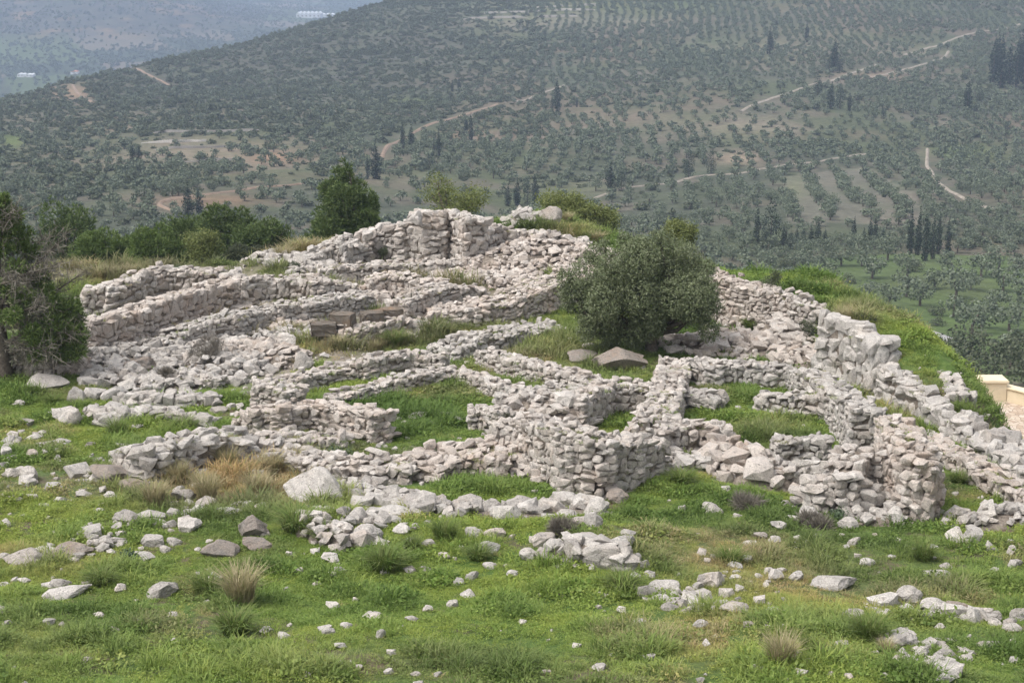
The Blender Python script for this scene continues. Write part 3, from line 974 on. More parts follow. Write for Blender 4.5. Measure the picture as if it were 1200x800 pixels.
wall('long low wall at the back of the grassy rooms, rising to the right', [(300, 450), (350, 440), (395, 428), (430, 421), (480, 413), (522, 419)], [0.3, 0.4, 0.5, 0.6, 0.65, 0.5], 0.75, 0.34, 'stone', 120)
wall('low wall making a bend between two grassy rooms', [(385, 466), (415, 456), (440, 449), (470, 441), (500, 436), (530, 434), (560, 441), (604, 454)], [0.35, 0.4, 0.4, 0.42, 0.45, 0.42, 0.42, 0.45], 0.6, 0.33, 'stone', 130)
wall('wide pale spread wall crossing behind the grassy rooms toward the round olive', [(518, 408), (545, 396), (575, 391), (605, 386), (650, 380)], [0.35, 0.45, 0.4, 0.35, 0.3], 1.3, 0.40, 'stone_grey', 110)
wall('straight low wall running diagonally down toward the central block of masonry', [(568, 410), (595, 417), (620, 424), (650, 431), (682, 440), (707, 452)], [0.5, 0.55, 0.55, 0.5, 0.5, 0.5], 0.7, 0.33, 'stone', 130)
wall('curved wall with a black hollow behind it, left of the grassy rooms', [(283, 486), (300, 478), (330, 475), (365, 474), (400, 474), (447, 481)], [0.4, 0.75, 0.8, 0.75, 0.85, 0.9], 0.6, 0.36, 'stone_pink', 130, ruin=0.15)
wall('small square stub of wall above the black hollow', [(302, 452), (322, 452), (346, 458)], [0.65, 0.7, 0.6], 0.8, 0.33, 'stone', 50)
wall('row of rough stones curling round the brown hollow', [(180, 453), (184, 438), (200, 425), (212, 432), (225, 442), (258, 444)], [0.3, 0.35, 0.45, 0.4, 0.35, 0.3], 0.5, 0.33, 'stone_grey', 40)
wall('line of pale boulders set along the grass below the flat slab', [(143, 462), (170, 463), (205, 462), (250, 464)], [0.3, 0.4, 0.4, 0.3], 0.7, 0.5, 'stone_grey', 40, 1.4)
wall('broken row of stones in grass under the boulder line', [(105, 478), (130, 482), (165, 480), (200, 484), (245, 492)], [0.3, 0.4, 0.35, 0.25, 0.2], 0.5, 0.5, 'stone_grey', 30, 1.4)
wall('front wall of big bleached blocks above the long dry grass', [(150, 528), (180, 522), (212, 516), (245, 511), (272, 507), (292, 515)], [0.5, 0.85, 0.9, 0.9, 0.8, 0.6], 0.8, 0.52, 'stone_grey', 90, 1.2)
wall('low ragged wall joining the bleached front wall to the middle room', [(292, 518), (320, 512), (350, 511), (380, 512), (405, 508)], [0.45, 0.4, 0.4, 0.4, 0.4], 0.9, 0.38, 'stone', 60)
wall('long spread wall along the back of the front grass patch', [(300, 535), (345, 533), (385, 538), (430, 540), (485, 543)], [0.2, 0.3, 0.4, 0.45, 0.4], 1.0, 0.36, 'stone', 110)
wall('broad collapsed wall of pale slabs in front of the central masonry', [(485, 542), (520, 532), (560, 527), (600, 532)], [0.45, 0.5, 0.55, 0.5], 1.5, 0.4, 'stone_pink', 110)
heap('tail of pale rubble running down from the collapsed slab wall', [(585, 542), (620, 548), (655, 557), (688, 567)], 0.7, 0.2, 0.33, 'stone_pink', 90)
heap('thin stony strip trailing right of the big white boulder', [(390, 560), (420, 572), (455, 582), (500, 588)], 0.55, 0.18, 0.3, 'stone_grey', 50)
wall('tall rough front of the central masonry block', [(592, 492), (620, 492), (650, 500), (672, 507), (700, 512), (735, 514), (768, 516)], [1.0, 1.2, 1.35, 1.4, 1.35, 1.15, 0.9], 0.85, 0.34, 'stone', 200, ruin=0.12)
wall('short dark stub at the left of the central masonry', [(549, 478), (570, 477), (592, 482)], [0.6, 0.65, 0.7], 0.6, 0.28, 'stone', 50)
wall('back wall of the central masonry with a grassy top', [(592, 466), (620, 460), (652, 457), (668, 452)], [0.55, 0.6, 0.65, 0.6], 1.0, 0.38, 'stone_grey', 60)
heap('rough stone infill between the two walls of the central masonry', [(610, 477), (640, 479), (660, 484)], 0.9, 0.7, 0.36, 'stone', 70)
wall('inner wall of the deep pit in the central masonry', [(672, 470), (690, 459), (712, 452), (742, 451), (776, 454)], [0.8, 0.9, 0.85, 0.85, 0.8], 0.7, 0.34, 'stone', 90, ruin=0.12)
wall('wide wall running toward the camera right of the pit', [(792, 422), (786, 440), (779, 462), (770, 482), (758, 502)], [0.55, 0.7, 0.85, 0.9, 0.75], 1.0, 0.36, 'stone', 150, ruin=0.12)
wall('small room wall with tan patch, right of the central masonry', [(780, 497), (805, 497), (830, 499), (853, 500)], [0.75, 0.75, 0.75, 0.7], 0.6, 0.38, 'stone', 60, ruin=0.1)
heap('pile of tumbled stones below the small room wall', [(780, 540), (815, 541), (855, 546), (885, 553)], 0.8, 0.25, 0.4, 'stone_grey', 90)
heap('broken pinkish pile at the corner of the green room', [(855, 527), (875, 540), (895, 550)], 0.9, 0.6, 0.42, 'stone_pink', 60)
wall('straight back wall of the green room under the olive', [(808, 424), (840, 426), (880, 427), (930, 432)], [0.55, 0.65, 0.65, 0.65], 0.7, 0.36, 'stone_grey', 110, ruin=0.12)
wall('stub of wall jutting into the green room from the left', [(797, 458), (820, 460), (844, 464)], [0.45, 0.45, 0.4], 0.6, 0.36, 'stone_grey', 40, ruin=0.1)
wall('stub of wall jutting into the green room from the right', [(890, 460), (915, 462), (940, 463), (972, 462)], [0.45, 0.5, 0.6, 0.75], 0.6, 0.36, 'stone_grey', 60, ruin=0.1)
wall('right-hand side wall of the green room, ending in a dark brick-like face', [(932, 432), (958, 440), (980, 452), (998, 466), (1016, 482)], [0.65, 0.75, 0.95, 1.2, 1.45], 0.75, 0.38, 'stone_grey', 160, ruin=0.1)
wall('low wall closing the front of the green room', [(908, 514), (935, 514), (970, 513)], [0.65, 0.65, 0.65], 0.5, 0.36, 'stone_grey', 50, ruin=0.1)
wall('dark band of big stones below the front of the green room', [(893, 544), (920, 545), (962, 547)], [0.55, 0.55, 0.5], 0.6, 0.42, 'stone_grey', 50, ruin=0.1)
wall('short thick wall coming forward beside the narrow grassy gap', [(1003, 525), (988, 546), (965, 562), (946, 577)], [1.2, 1.05, 0.7, 0.3], 0.85, 0.38, 'stone', 110, ruin=0.1)
wall('tallest wall at the right, its long pinkish side facing the narrow gap', [(1046, 494), (1062, 512), (1080, 528), (1099, 545)], [1.5, 1.65, 1.6, 1.3], 0.8, 0.36, 'stone_pink', 200, ruin=0.06)
wall('long low wall leading away to the right edge of the ruins', [(1088, 512), (1112, 524), (1150, 543), (1190, 565), (1240, 592)], [0.4, 0.4, 0.45, 0.5, 0.5], 0.65, 0.38, 'stone_pink', 120)
wall('row of pale stones along the foot of the right-hand walls', [(945, 582), (975, 580), (1005, 582), (1040, 584), (1085, 585)], [0.35, 0.35, 0.4, 0.3, 0.2], 0.55, 0.45, 'stone_grey', 60, 1.3)
heap('flat scatter of stones in front of the tallest wall', [(1000, 600), (1030, 606), (1055, 602)], 0.6, 0.2, 0.32, 'stone_grey', 40)
heap('little heap of stones at the edge of the grass, far right', [(1145, 608), (1165, 603), (1185, 602)], 0.7, 0.2, 0.33, 'stone_grey', 40)
wall('massive wall of huge worn blocks holding the grass bank', [(962, 47.0), (985, 46.4), (1005, 45.8), (1034, 44.1)], [1.9, 1.9, 1.85, 1.6], 0.55, 0.95, 'boulder', 60, 0.2, ruin=0.05, flat=True)
wall('stepped row of huge grey boulders descending below the grass bank', [(1037, 44.0), (1057, 43.2), (1080, 42.0), (1102, 40.9), (1128, 39.4), (1158, 37.8), (1195, 36), (1235, 34)], [1.1, 0.9, 0.7, 0.55, 0.42, 0.35, 0.3, 0.3], 0.55, 0.62, 'boulder', 90, 1.4, flat=True)
wall('rounded end of the outer wall standing above the paved terrace', [(1099, 44.4), (1111, 43.3), (1119, 42.2), (1124, 41.0)], [0.6, 0.85, 0.9, 0.7], 0.6, 0.5, 'stone_grey', 60, flat=True)
heap('rough stones falling away toward the paved terrace', [(1128, 505), (1150, 517), (1180, 524), (1215, 535)], 0.8, 0.2, 0.4, 'stone_grey', 60)
wall('high retaining wall behind the round olive, under the grass bank', [(826, 55.9), (850, 55.0), (872, 54.3), (897, 53.6)], [1.65, 1.65, 1.6, 1.5], 0.8, 0.40, 'stone_pink', 120, ruin=0.1, flat=True)
wall('right half of the high retaining wall, crumbling past a dark shrub', [(897, 53.6), (915, 53.1), (935, 52.5), (960, 51.8)], [1.55, 1.5, 1.45, 1.25], 0.8, 0.40, 'stone', 90, ruin=0.15, flat=True)
heap('wide slope of rubble below the high retaining wall', [(818, 404), (850, 400), (885, 404), (930, 415)], 1.5, 0.3, 0.36, 'stone_pink', 110)
heap('stones fallen from the corner of the high retaining wall', [(905, 378), (920, 390), (935, 402)], 0.8, 0.5, 0.36, 'stone', 50)
heap('stony crest with dry stalks behind the round olive', [(775, 277), (800, 284), (830, 294)], 0.9, 0.3, 0.36, 'stone_pink', 40)
heap('scatter of pale stones on top of the green mound', [(560, 256), (585, 256), (612, 256)], 0.7, 0.25, 0.45, 'stone_grey', 30)
heap('stony lower terrace between the left walls', [(100, 402), (140, 400), (180, 395)], 0.8, 0.2, 0.34, 'stone_pink', 40)
heap('low rubble between the climbing wall and the pink heap', [(240, 395), (300, 385), (350, 378)], 1.3, 0.2, 0.32, 'stone_pink', 60)
heap('tumbled stones filling the terrace behind the climbing wall', [(220, 372), (270, 358), (330, 350), (390, 343)], 0.9, 0.18, 0.3, 'stone', 60)
heap('stones strewn below the climbing wall near the white boulders', [(200, 425), (250, 408), (300, 398), (345, 390)], 1.0, 0.16, 0.32, 'stone_grey', 60, 0.8)
heap('spread of small stones between the middle upper walls', [(520, 318), (560, 322), (600, 326)], 1.3, 0.2, 0.3, 'stone_pink', 60)
heap('thin litter of stones on the slope under the cut blocks', [(400, 398), (450, 395), (500, 380), (530, 372)], 0.9, 0.10, 0.28, 'stone_pink', 40, 0.7)
heap('rubble filling the strip beside the broad pale wall', [(580, 372), (620, 362), (660, 348)], 0.8, 0.15, 0.3, 'stone_pink', 40, 0.7)
heap('rough stone floor of the upper rooms', [(430, 345), (470, 338), (500, 348)], 1.4, 0.25, 0.32, 'stone_pink', 60)
heap('stones spilling down the dry bank left of the low jagged wall', [(310, 300), (335, 302), (360, 315), (390, 320)], 0.9, 0.25, 0.4, 'stone_grey', 40)
heap('rows of half buried stones in the middle of the left meadow', [(0, 530), (50, 545), (100, 548), (150, 552)], 2.4, 0.02, 0.36, 'stone_grey', 50, 0.13)
heap('brown pile of earth and stones under the big white boulder', [(365, 612), (385, 622), (400, 630)], 0.5, 0.3, 0.3, 'stone', 30)
heap('rubble spilling right of the big white boulder', [(395, 600), (430, 606), (470, 615)], 0.7, 0.06, 0.28, 'stone_grey', 30, 0.4)
heap('sparse stony outcrop in the right foreground', [(1045, 712), (1090, 720), (1140, 726)], 0.6, 0.06, 0.3, 'stone_grey', 30, 0.45)
heap('trail of small stones at the bottom right', [(1075, 760), (1085, 780), (1095, 797)], 0.5, 0.04, 0.24, 'stone_grey', 30, 0.5)
heap('stones working out of the slope right of the knoll', [(770, 695), (800, 702), (845, 715)], 0.5, 0.04, 0.26, 'stone_grey', 30, 0.45)
heap('stony patch in the meadow left of the tilted slab', [(95, 640), (150, 620), (200, 610)], 0.8, 0.03, 0.26, 'stone_grey', 30, 0.25)
wall('foreground stub of low wall on its grassy knoll', [(640, 636), (670, 636), (700, 640), (735, 648)], [0.2, 0.3, 0.35, 0.3], 0.6, 0.5, 'stone_grey', 30, 1.4)
heap('line of stones trailing across the near right grass', [(505, 595), (560, 598), (620, 600), (690, 596)], 0.5, 0.16, 0.4, 'stone_grey', 50, 0.8)

# cut blocks
def cut_block(px, py, w, h, lab, yaw):
    x, y = hit(px, py, 0.55)
    z = float(gz(x, y)) + 0.36
    k = ppm(x, y, z)
    g = random.Random(int(px))
    pts = []
    for sx_ in (-1, 1):
        for sy_ in (-1, 1):
            for sz_ in (-1, 1):
                q = (g.uniform(.06, .5) if g.random() < 0.5 and sz_ > 0 else g.uniform(.04, .14))
                for ax_ in range(3):
                    v = [sx_ * .5, sy_ * .5, sz_ * .5]; v[ax_] *= 1 - q * 1.3
                    pts.append(v)
    V_, F_ = hull_mesh(np.array(pts))
    bm = bmesh.new()
    vs_ = [bm.verts.new(Vector(v)) for v in V_]
    for f_ in F_: bm.faces.new([vs_[q] for q in f_])
    bmesh.ops.scale(bm, vec=(w / k * 1.06, 0.5, h / k * 0.92), verts=bm.verts)
    bmesh.ops.subdivide_edges(bm, edges=bm.edges[:], cuts=3, use_grid_fill=True)
    for v in bm.verts: v.co += Vector((g.gauss(0, .012), g.gauss(0, .012), g.gauss(0, .012)))
    me = bpy.data.meshes.new('cut_stone_block'); bm.to_mesh(me); bm.free(); me.materials.append(M['ashlar'])
    o = link('cut_stone_block', me, loc=(x, y, z + h / k / 2))
    o.rotation_euler = (0.03, g.uniform(-.04, .04), yaw)
    tag(o, lab, 'stone block', 'cut blocks set on the rough footing')


cut_block(379, 386, 27, 15, 'lowest and leftmost brown cut block on the rough footing', 0.15)
cut_block(402, 384, 25, 25, 'tallest upright cut block with a broken top', -0.35)
cut_block(436, 378, 25, 20, 'grey cut block in the middle of the footing', 0.25)
cut_block(459, 372, 26, 18, 'flat-topped brown cut block next to a round stone', 0.1)

# ------------------------------------------------------------------ loose rocks, measured on the photograph: x, foot y, width, height
def rock(px, py, w, h, label, mat='boulder', v=None, group='loose rocks in the grass', name='boulder', cat='rock', up=0.0, yaw=None, lean=0.12):
    x, y = hit(px, py)
    z = float(gz(x, y))
    k = ppm(x, y, z)
    g = random.Random(int(px * 31 + py))
    W, H = w / k * 1.12, h / k * 1.35
    if mat == 'boulder': mat = g.choice(['boulder', 'boulder', 'stone_grey', 'stone'])
    o = link(name, boulder_me(g.randrange(len(BOULDERS)) if v is None else v, mat))
    D = W * g.uniform(0.6, 0.9)
    o.scale = (W, D, H)
    o.location = (x, y + D * 0.35, z + H * 0.19 + up)
    o.rotation_euler = (g.uniform(-lean, lean), g.uniform(-lean, lean), g.uniform(-0.5, 0.5) + (math.pi if g.random() < .5 else 0) if yaw is None else yaw)
    tag(o, label, cat, group)
    ROCK_PTS.append((x, y + D * 0.35, max(W, D) * 0.42))
    return o


ROCK_PTS = []
LR = 'large rocks that stand out in the grass'
rock(366, 590, 68, 40, 'biggest white boulder, wedge shaped, perched above a dark gap', v=2, group=LR, lean=0.05)
for a in [
    (296, 631, 32, 27, 'brown squarish boulder standing in front of a tilted slab', 'boulder_brown'),
    (256, 654, 40, 18, 'tilted brownish slab leaning into the grass below the brown boulder', 'boulder_brown'),
    (300, 646, 34, 13, 'flat brown slab right under the squarish brown boulder', 'boulder_brown'),
    (185, 702, 37, 17, 'pale domed rock alone in the lower left grass'),
    (218, 623, 29, 15, 'white lumpy rock above the patch of long dry grass'),
    (145, 615, 26, 17, 'grey rock at the left end of a pair in the meadow'),
    (174, 612, 36, 13, 'flat grey rock beside another at the edge of dry grass'),
    (178, 641, 29, 14, 'brownish half buried rock near the meadow centre'),
    (26, 664, 46, 17, 'broad grey rock near the left edge of the picture'),
    (80, 657, 50, 15, 'reddish earthy rock with a flat top, at left', 'boulder_brown'),
    (75, 703, 52, 11, 'long low pale outcrop in the lower left grass'),
    (123, 566, 46, 21, 'large rounded pinkish boulder at the foot of the front wall', 'boulder_brown'),
    (167, 567, 33, 19, 'grey knobbly boulder just under the front wall'),
    (215, 560, 29, 12, 'flat pinkish slab below the big bleached blocks'),
    (155, 578, 36, 13, 'pinkish block lying in front of the knobbly boulder', 'boulder_brown'),
    (77, 499, 30, 23, 'upright white wedge of rock in the left meadow'),
    (50, 459, 47, 13, 'long flat white slab lying at the left grass edge'),
    (88, 474, 19, 22, 'narrow pale stone tilted to the left'),
    (109, 470, 26, 15, 'left half of the pale split slab'),
    (133, 470, 31, 17, 'right half of the pale split slab, with a rounded end'),
    (108, 491, 18, 17, 'small cubic pale block under the split slab'),
    (355, 434, 24, 23, 'white boulder at the left of the dry slope'),
    (336, 412, 25, 22, 'pale boulder behind the pinkish rubble heap'),
    (157, 437, 46, 16, 'flat conical grey slab amid the tumbled stones', 'boulder_brown'),
    (398, 638, 28, 27, 'pale boulder leaning in the cluster below the big white one'),
    (430, 641, 33, 24, 'slanting slab in the cluster below the big white boulder'),
    (442, 643, 26, 13, 'grey lump at the right end of the boulder cluster'),
    (356, 613, 27, 14, 'small white rock beneath the big wedge shaped boulder'),
    (424, 595, 28, 13, 'flat rock just right of the big white boulder'),
    (465, 608, 42, 11, 'long low rock in the grass right of the cluster'),
    (543, 601, 28, 17, 'white rounded rock at the left end of the stone line'),
    (573, 602, 33, 16, 'grey blocky rock in the stone line under the front patch'),
    (609, 604, 40, 18, 'wide grey rock in the middle of the stone line'),
    (660, 594, 31, 18, 'large pale flat-topped rock at the end of the stone line'),
    (690, 601, 21, 22, 'rough white upright rock close to the yellowish stone'),
    (724, 590, 24, 15, 'single yellowish stone in the green lane', 'boulder_brown'),
    (696, 622, 20, 23, 'upright grey stone standing on the knoll wall'),
    (728, 650, 40, 20, 'big pitted grey block at the right end of the knoll wall'),
    (684, 647, 48, 20, 'long pitted grey block in the knoll wall'),
    (637, 640, 29, 15, 'rock at the left end of the knoll wall'),
    (951, 616, 29, 22, 'clean white boulder in front of the right-hand walls'),
    (994, 621, 22, 15, 'squat pale block near the clean white boulder'),
    (1120, 635, 21, 18, 'grey rounded rock left of its leaning twin'),
    (1141, 637, 20, 20, 'leaning grey rock beside its rounded twin'),
    (835, 605, 25, 13, 'white rock under the tumbled pile'),
    (885, 598, 28, 11, 'broad white rock below the corner pile'),
    (837, 689, 30, 18, 'pale rock with flat face in the right foreground'),
    (808, 706, 22, 15, 'pale rock at the end of the foreground stone trail'),
    (861, 722, 34, 16, 'long sloping pale rock in the right foreground'),
    (980, 692, 52, 14, 'flat branching outcrop in the right foreground grass'),
    (1067, 709, 29, 21, 'pinkish white boulder at the head of the right outcrop'),
    (1098, 721, 34, 16, 'white slab next to the pinkish boulder'),
    (1124, 721, 27, 15, 'dark grey rock in the right outcrop', 'boulder_brown'),
    (1150, 727, 28, 15, 'grey rock at the end of the right outcrop'),
    (1001, 731, 32, 15, 'white three-cornered rock in the right foreground'),
    (1194, 729, 22, 17, 'white rock cut off by the right edge of the picture'),
    (1066, 759, 24, 16, 'mottled rock in the lower right corner field'),
    (1162, 764, 32, 11, 'wide white flat rock in the lower right corner'),
    (645, 261, 26, 20, 'lone rounded boulder on top of the green mound'),
    (575, 258, 22, 10, 'flat boulder lying behind the green mound'),
    (727, 434, 58, 26, 'rough rocky outcrop in the shade of the round olive', 'boulder_brown'),
    (684, 424, 36, 10, 'low flat outcrop left of the shaded rock', 'boulder_brown'),
    (591, 531, 27, 14, 'flat white block lying against the tall central front'),
    (1012, 432, 40, 30, 'huge worn block at the head of the grass bank wall'),
    (1042, 441, 32, 24, 'huge dark-pitted block at the step of the bank wall'),
    (1070, 468, 34, 26, 'rounded huge block lower down the bank wall'),
    (1110, 505, 40, 18, 'grey boulder lying across the end of the bank wall'),
    (1150, 528, 34, 18, 'dark grey boulder beyond the long low right wall'),
]:
    rock(*a[:5], mat=a[5] if len(a) > 5 else 'boulder', group=LR, name='boulder')
# blocks crowning the highest wall
for px, py, w, h, lab in [(487, 262, 22, 20, 'grey rounded block crowning the left of the highest wall'), (508, 258, 20, 14, 'twin-peaked block crowning the middle of the highest wall'), (532, 258, 18, 18, 'pointed block crowning the highest wall, right of centre'), (546, 260, 14, 14, 'last block crowning the right end of the highest wall'),
                          (447, 272, 17, 14, 'dark block crowning the lower left shoulder of the highest wall'), (462, 271, 12, 12, 'small white block crowning the lower shoulder of the highest wall'), (474, 271, 14, 12, 'whitish block beside the step of the highest wall'), (430, 281, 16, 14, 'pale block at the low left end of the highest wall')]:
    hh = 1.9 if px > 480 else 1.25
    x, y = hit(px, py, hh)
    z = float(gz(x, y)) + hh
    k = ppm(x, y, z)
    o = link('boulder', boulder_me(int(px) % len(BOULDERS), 'boulder'), loc=(x, y, z + h / k * 0.3))
    o.scale = (w / k, w / k * 0.8, h / k); o.rotation_euler = (0.1, -0.08, px * 0.7)
    tag(o, lab, 'rock', 'blocks crowning the highest wall')

SMALL = [(268, 606, 28, 10), (288, 598, 18, 12), (305, 600, 16, 12), (50, 655, 38, 9), (4, 657, 15, 10), (3, 725, 12, 18), (6, 735, 13, 8), (140, 694, 13, 9), (57, 690, 12, 8), (165, 657, 26, 8), (193, 648, 13, 8), (90, 557, 20, 12), (36, 540, 16, 13), (5, 537, 14, 14),
         (48, 532, 16, 9), (68, 524, 22, 9), (60, 490, 14, 8), (128, 487, 24, 15), (158, 482, 16, 12), (45, 432, 22, 8), (20, 437, 20, 8), (70, 440, 25, 12), (380, 592, 10, 10), (387, 660, 20, 12), (517, 597, 17, 14), (630, 605, 24, 12), (555, 630, 20, 12), (580, 630, 22, 11),
         (619, 657, 20, 14), (692, 660, 17, 15), (724, 664, 18, 18), (745, 661, 14, 14), (755, 668, 12, 12), (745, 681, 15, 11), (762, 678, 13, 9), (780, 695, 38, 11), (792, 704, 16, 10), (729, 720, 11, 9), (750, 736, 15, 10), (785, 716, 20, 9), (548, 701, 17, 10), (530, 713, 13, 10), (553, 680, 17, 10), (537, 687, 13, 10),
         (437, 728, 22, 8), (482, 730, 15, 9), (501, 717, 12, 8), (446, 748, 11, 12), (406, 738, 13, 8), (743, 766, 11, 10), (755, 759, 20, 9), (513, 793, 10, 6), (703, 786, 18, 7), (487, 793, 12, 6), (958, 635, 13, 10), (1002, 639, 17, 9), (801, 602, 10, 12), (891, 633, 18, 10), (908, 637, 15, 8), (1128, 615, 15, 11), (1187, 650, 12, 11),
         (1185, 640, 10, 8), (1191, 665, 15, 10), (934, 681, 18, 10), (1099, 680, 32, 8), (1038, 714, 13, 14), (1087, 730, 23, 11), (940, 726, 17, 9), (920, 723, 14, 8), (1187, 741, 20, 10), (1098, 763, 27, 10), (1070, 785, 17, 10), (1093, 780, 15, 13), (1098, 795, 25, 12), (1075, 798, 17, 9), (1058, 779, 12, 8), (820, 737, 18, 10), (878, 738, 14, 10),
         (862, 668, 18, 9), (916, 672, 12, 7), (868, 695, 17, 9), (1017, 664, 17, 9), (880, 640, 16, 6), (1075, 646, 12, 5), (1045, 655, 10, 5), (1093, 645, 14, 6), (1190, 778, 12, 7), (1138, 770, 12, 6), (1060, 742, 12, 7), (987, 760, 20, 6), (888, 790, 16, 8), (940, 793, 16, 8), (865, 705, 8, 6), (818, 690, 14, 8), (890, 678, 10, 6), (970, 655, 8, 4),
         (22, 476, 12, 7), (30, 500, 16, 9), (15, 515, 14, 9), (48, 512, 14, 8), (12, 560, 18, 11), (30, 570, 20, 9), (60, 575, 18, 8), (70, 590, 16, 8), (115, 602, 14, 7), (97, 583, 18, 8), (52, 597, 14, 7), (20, 590, 12, 7), (112, 640, 16, 8), (140, 628, 12, 6), (130, 650, 12, 6), (312, 742, 15, 7), (332, 748, 16, 6), (300, 775, 8, 5),
         (335, 694, 9, 6), (310, 700, 12, 6), (115, 724, 14, 6), (160, 730, 10, 6), (205, 755, 10, 7), (200, 725, 14, 6), (103, 775, 11, 5), (387, 680, 14, 9), (395, 672, 12, 7), (370, 688, 12, 6), (390, 714, 16, 9), (385, 745, 14, 9), (398, 760, 14, 6), (575, 667, 16, 7), (600, 676, 14, 7), (520, 655, 14, 6), (455, 790, 12, 6), (420, 785, 9, 5), (640, 790, 12, 5),
         (455, 555, 10, 6), (590, 430, 10, 5), (490, 492, 24, 7), (520, 490, 20, 7), (535, 497, 14, 9), (465, 495, 16, 6), (505, 500, 10, 6), (865, 480, 8, 5), (600, 390, 12, 7), (590, 372, 12, 9), (605, 372, 18, 9), (655, 405, 18, 6), (670, 402, 14, 7), (668, 446, 10, 5), (615, 372, 14, 7), (627, 370, 12, 6), (690, 408, 14, 6), (270, 480, 16, 8), (255, 485, 20, 8), (285, 465, 12, 6), (215, 500, 26, 8), (160, 505, 14, 7),
         (235, 470, 24, 8), (405, 405, 10, 7), (415, 398, 10, 8), (380, 420, 12, 7), (350, 395, 14, 9), (500, 370, 12, 9), (490, 385, 14, 11), (505, 383, 16, 13)]
gs = random.Random(5)
for x0_, x1_, y0_, y1_, n_ in [(5, 330, 540, 690, 38), (800, 1195, 645, 795, 40), (480, 790, 600, 730, 16), (560, 1190, 600, 650, 14)]:
    cx_, cy_ = gs.uniform(x0_, x1_), gs.uniform(y0_, y1_)
    for q_ in range(n_):
        if gs.random() < 0.35: cx_, cy_ = gs.uniform(x0_, x1_), gs.uniform(y0_, y1_)
        cx_ = min(max(cx_ + gs.gauss(0, 16), x0_), x1_); cy_ = min(max(cy_ + gs.gauss(0, 7), y0_), y1_)
        w_ = gs.lognormvariate(2.5, 0.35)
        SMALL.append((cx_, cy_, w_, w_ * gs.uniform(0.4, 0.7)))
for i, (px, py, w, h) in enumerate(SMALL):
    if py > 700: lab = 'pale stone showing through the nearest grass'
    elif py > 600 and px < 480: lab = 'small grey white stone in the left foreground meadow'
    elif py > 600: lab = 'small grey white stone in the grass below the right-hand ruins'
    elif px < 300: lab = 'small pale stone among the left meadow tufts'
    else: lab = 'small loose stone lying between the ruined walls'
    rock(px, py, w, h, lab, name='loose_stone', cat='stone', group='small loose stones: ' + lab.split(' ', 3)[3])
# ------------------------------------------------------------------ foliage shapes
def leaf_quads(C, size, aspect, g, up=0.0, outward=None):
    """one quad per centre, turned at random; returns verts, faces"""
    n = len(C)
    nrm = g.normal(size=(n, 3))
    if outward is not None: nrm = nrm * 0.8 + outward
    nrm[:, 2] += up
    nrm /= np.linalg.norm(nrm, axis=1, keepdims=True) + 1e-9
    t = g.normal(size=(n, 3)); a = np.cross(nrm, t); a /= np.linalg.norm(a, axis=1, keepdims=True) + 1e-9
    b = np.cross(nrm, a)
    s = (size * g.uniform(0.6, 1.35, n))[:, None] if np.isscalar(size) else size[:, None]
    a = a * s * 0.5; b = b * s * 0.5 * aspect
    V = np.stack([C - a, C - b * 0.9 + a * 0.1, C + a, C + b * 0.9 + a * 0.1], 1).reshape(-1, 3)
    return V, np.arange(n * 4).reshape(n, 4)


def blob_points(blobs_, n, g, shell=2.2):
    w = np.array([(r[0] * r[1] * r[2]) ** (2 / 3) for _, r in blobs_]); w /= w.sum()
    k = g.choice(len(blobs_), n, p=w)
    d = g.normal(size=(n, 3)); d /= np.linalg.norm(d, axis=1, keepdims=True)
    rr = g.random(n) ** (1 / (3 * shell))
    rr *= 1 + 0.18 * g.normal(size=n) * (g.random(n) < 0.3)
    c = np.array([b[0] for b in blobs_])[k]; r = np.array([b[1] for b in blobs_])[k]
    return c + d * rr[:, None] * r, d


def sprays(blobs_, n, per, size, aspect, g, spread=0.12, shell=2.2):
    """leaves gathered into sprays so that the crown reads as light and dark clumps"""
    c, d = blob_points(blobs_, n, g, shell)
    C = np.repeat(c, per, 0) + g.normal(size=(n * per, 3)) * spread
    return leaf_quads(C, size, aspect, g, 0.3, np.repeat(d, per, 0) * 0.7)


def lumpy(g, rx, ry, rz, k, cz, r=0.42):
    """a crown as many overlapping lumps"""
    out = [((0, 0, cz), (rx * 0.62, ry * 0.62, rz * 0.6))]
    for _ in range(k):
        d = g.normal(size=3); d /= np.linalg.norm(d); d[2] = d[2] * 0.9 + 0.08
        q = g.uniform(0.55, 0.85)
        s = r * g.uniform(0.65, 1.25)
        out.append(((d[0] * rx * q, d[1] * ry * q, cz + d[2] * rz * q), (rx * s, ry * s, rz * s * 0.9)))
    return out


def limbs(base, targets, r0, g, trunk_h, lean=(0, 0)):
    P = []
    fork = np.array(base) + np.array([lean[0], lean[1], trunk_h])
    pts = [np.array(base) + (0, 0, -0.3), np.array(base) + np.array([lean[0] * .3, lean[1] * .3, trunk_h * .5]) + g.normal(size=3) * r0 * 0.2, fork]
    P.append(tube(pts, [r0 * 1.35, r0, r0 * 0.85], 8))
    for t in targets:
        t = np.array(t)
        mid = fork * 0.5 + t * 0.5 + g.normal(size=3) * 0.12 * np.linalg.norm(t - fork)
        P.append(tube([fork - (0, 0, 0.1), mid, t], [r0 * 0.6, r0 * 0.38, r0 * 0.1], 6))
    return join_np(P)


def tree(name, label, cat, loc, crown_v, trunk_v, mat, group=None, crown='crown', bark='bark'):
    root = link(name, None, loc=loc)
    tag(root, label, cat, group)
    link('trunk', mesh_np('trunk', *trunk_v, [M[bark]], True), root)
    link(crown, mesh_np(crown, *crown_v, [M[mat]]), root)
    return root


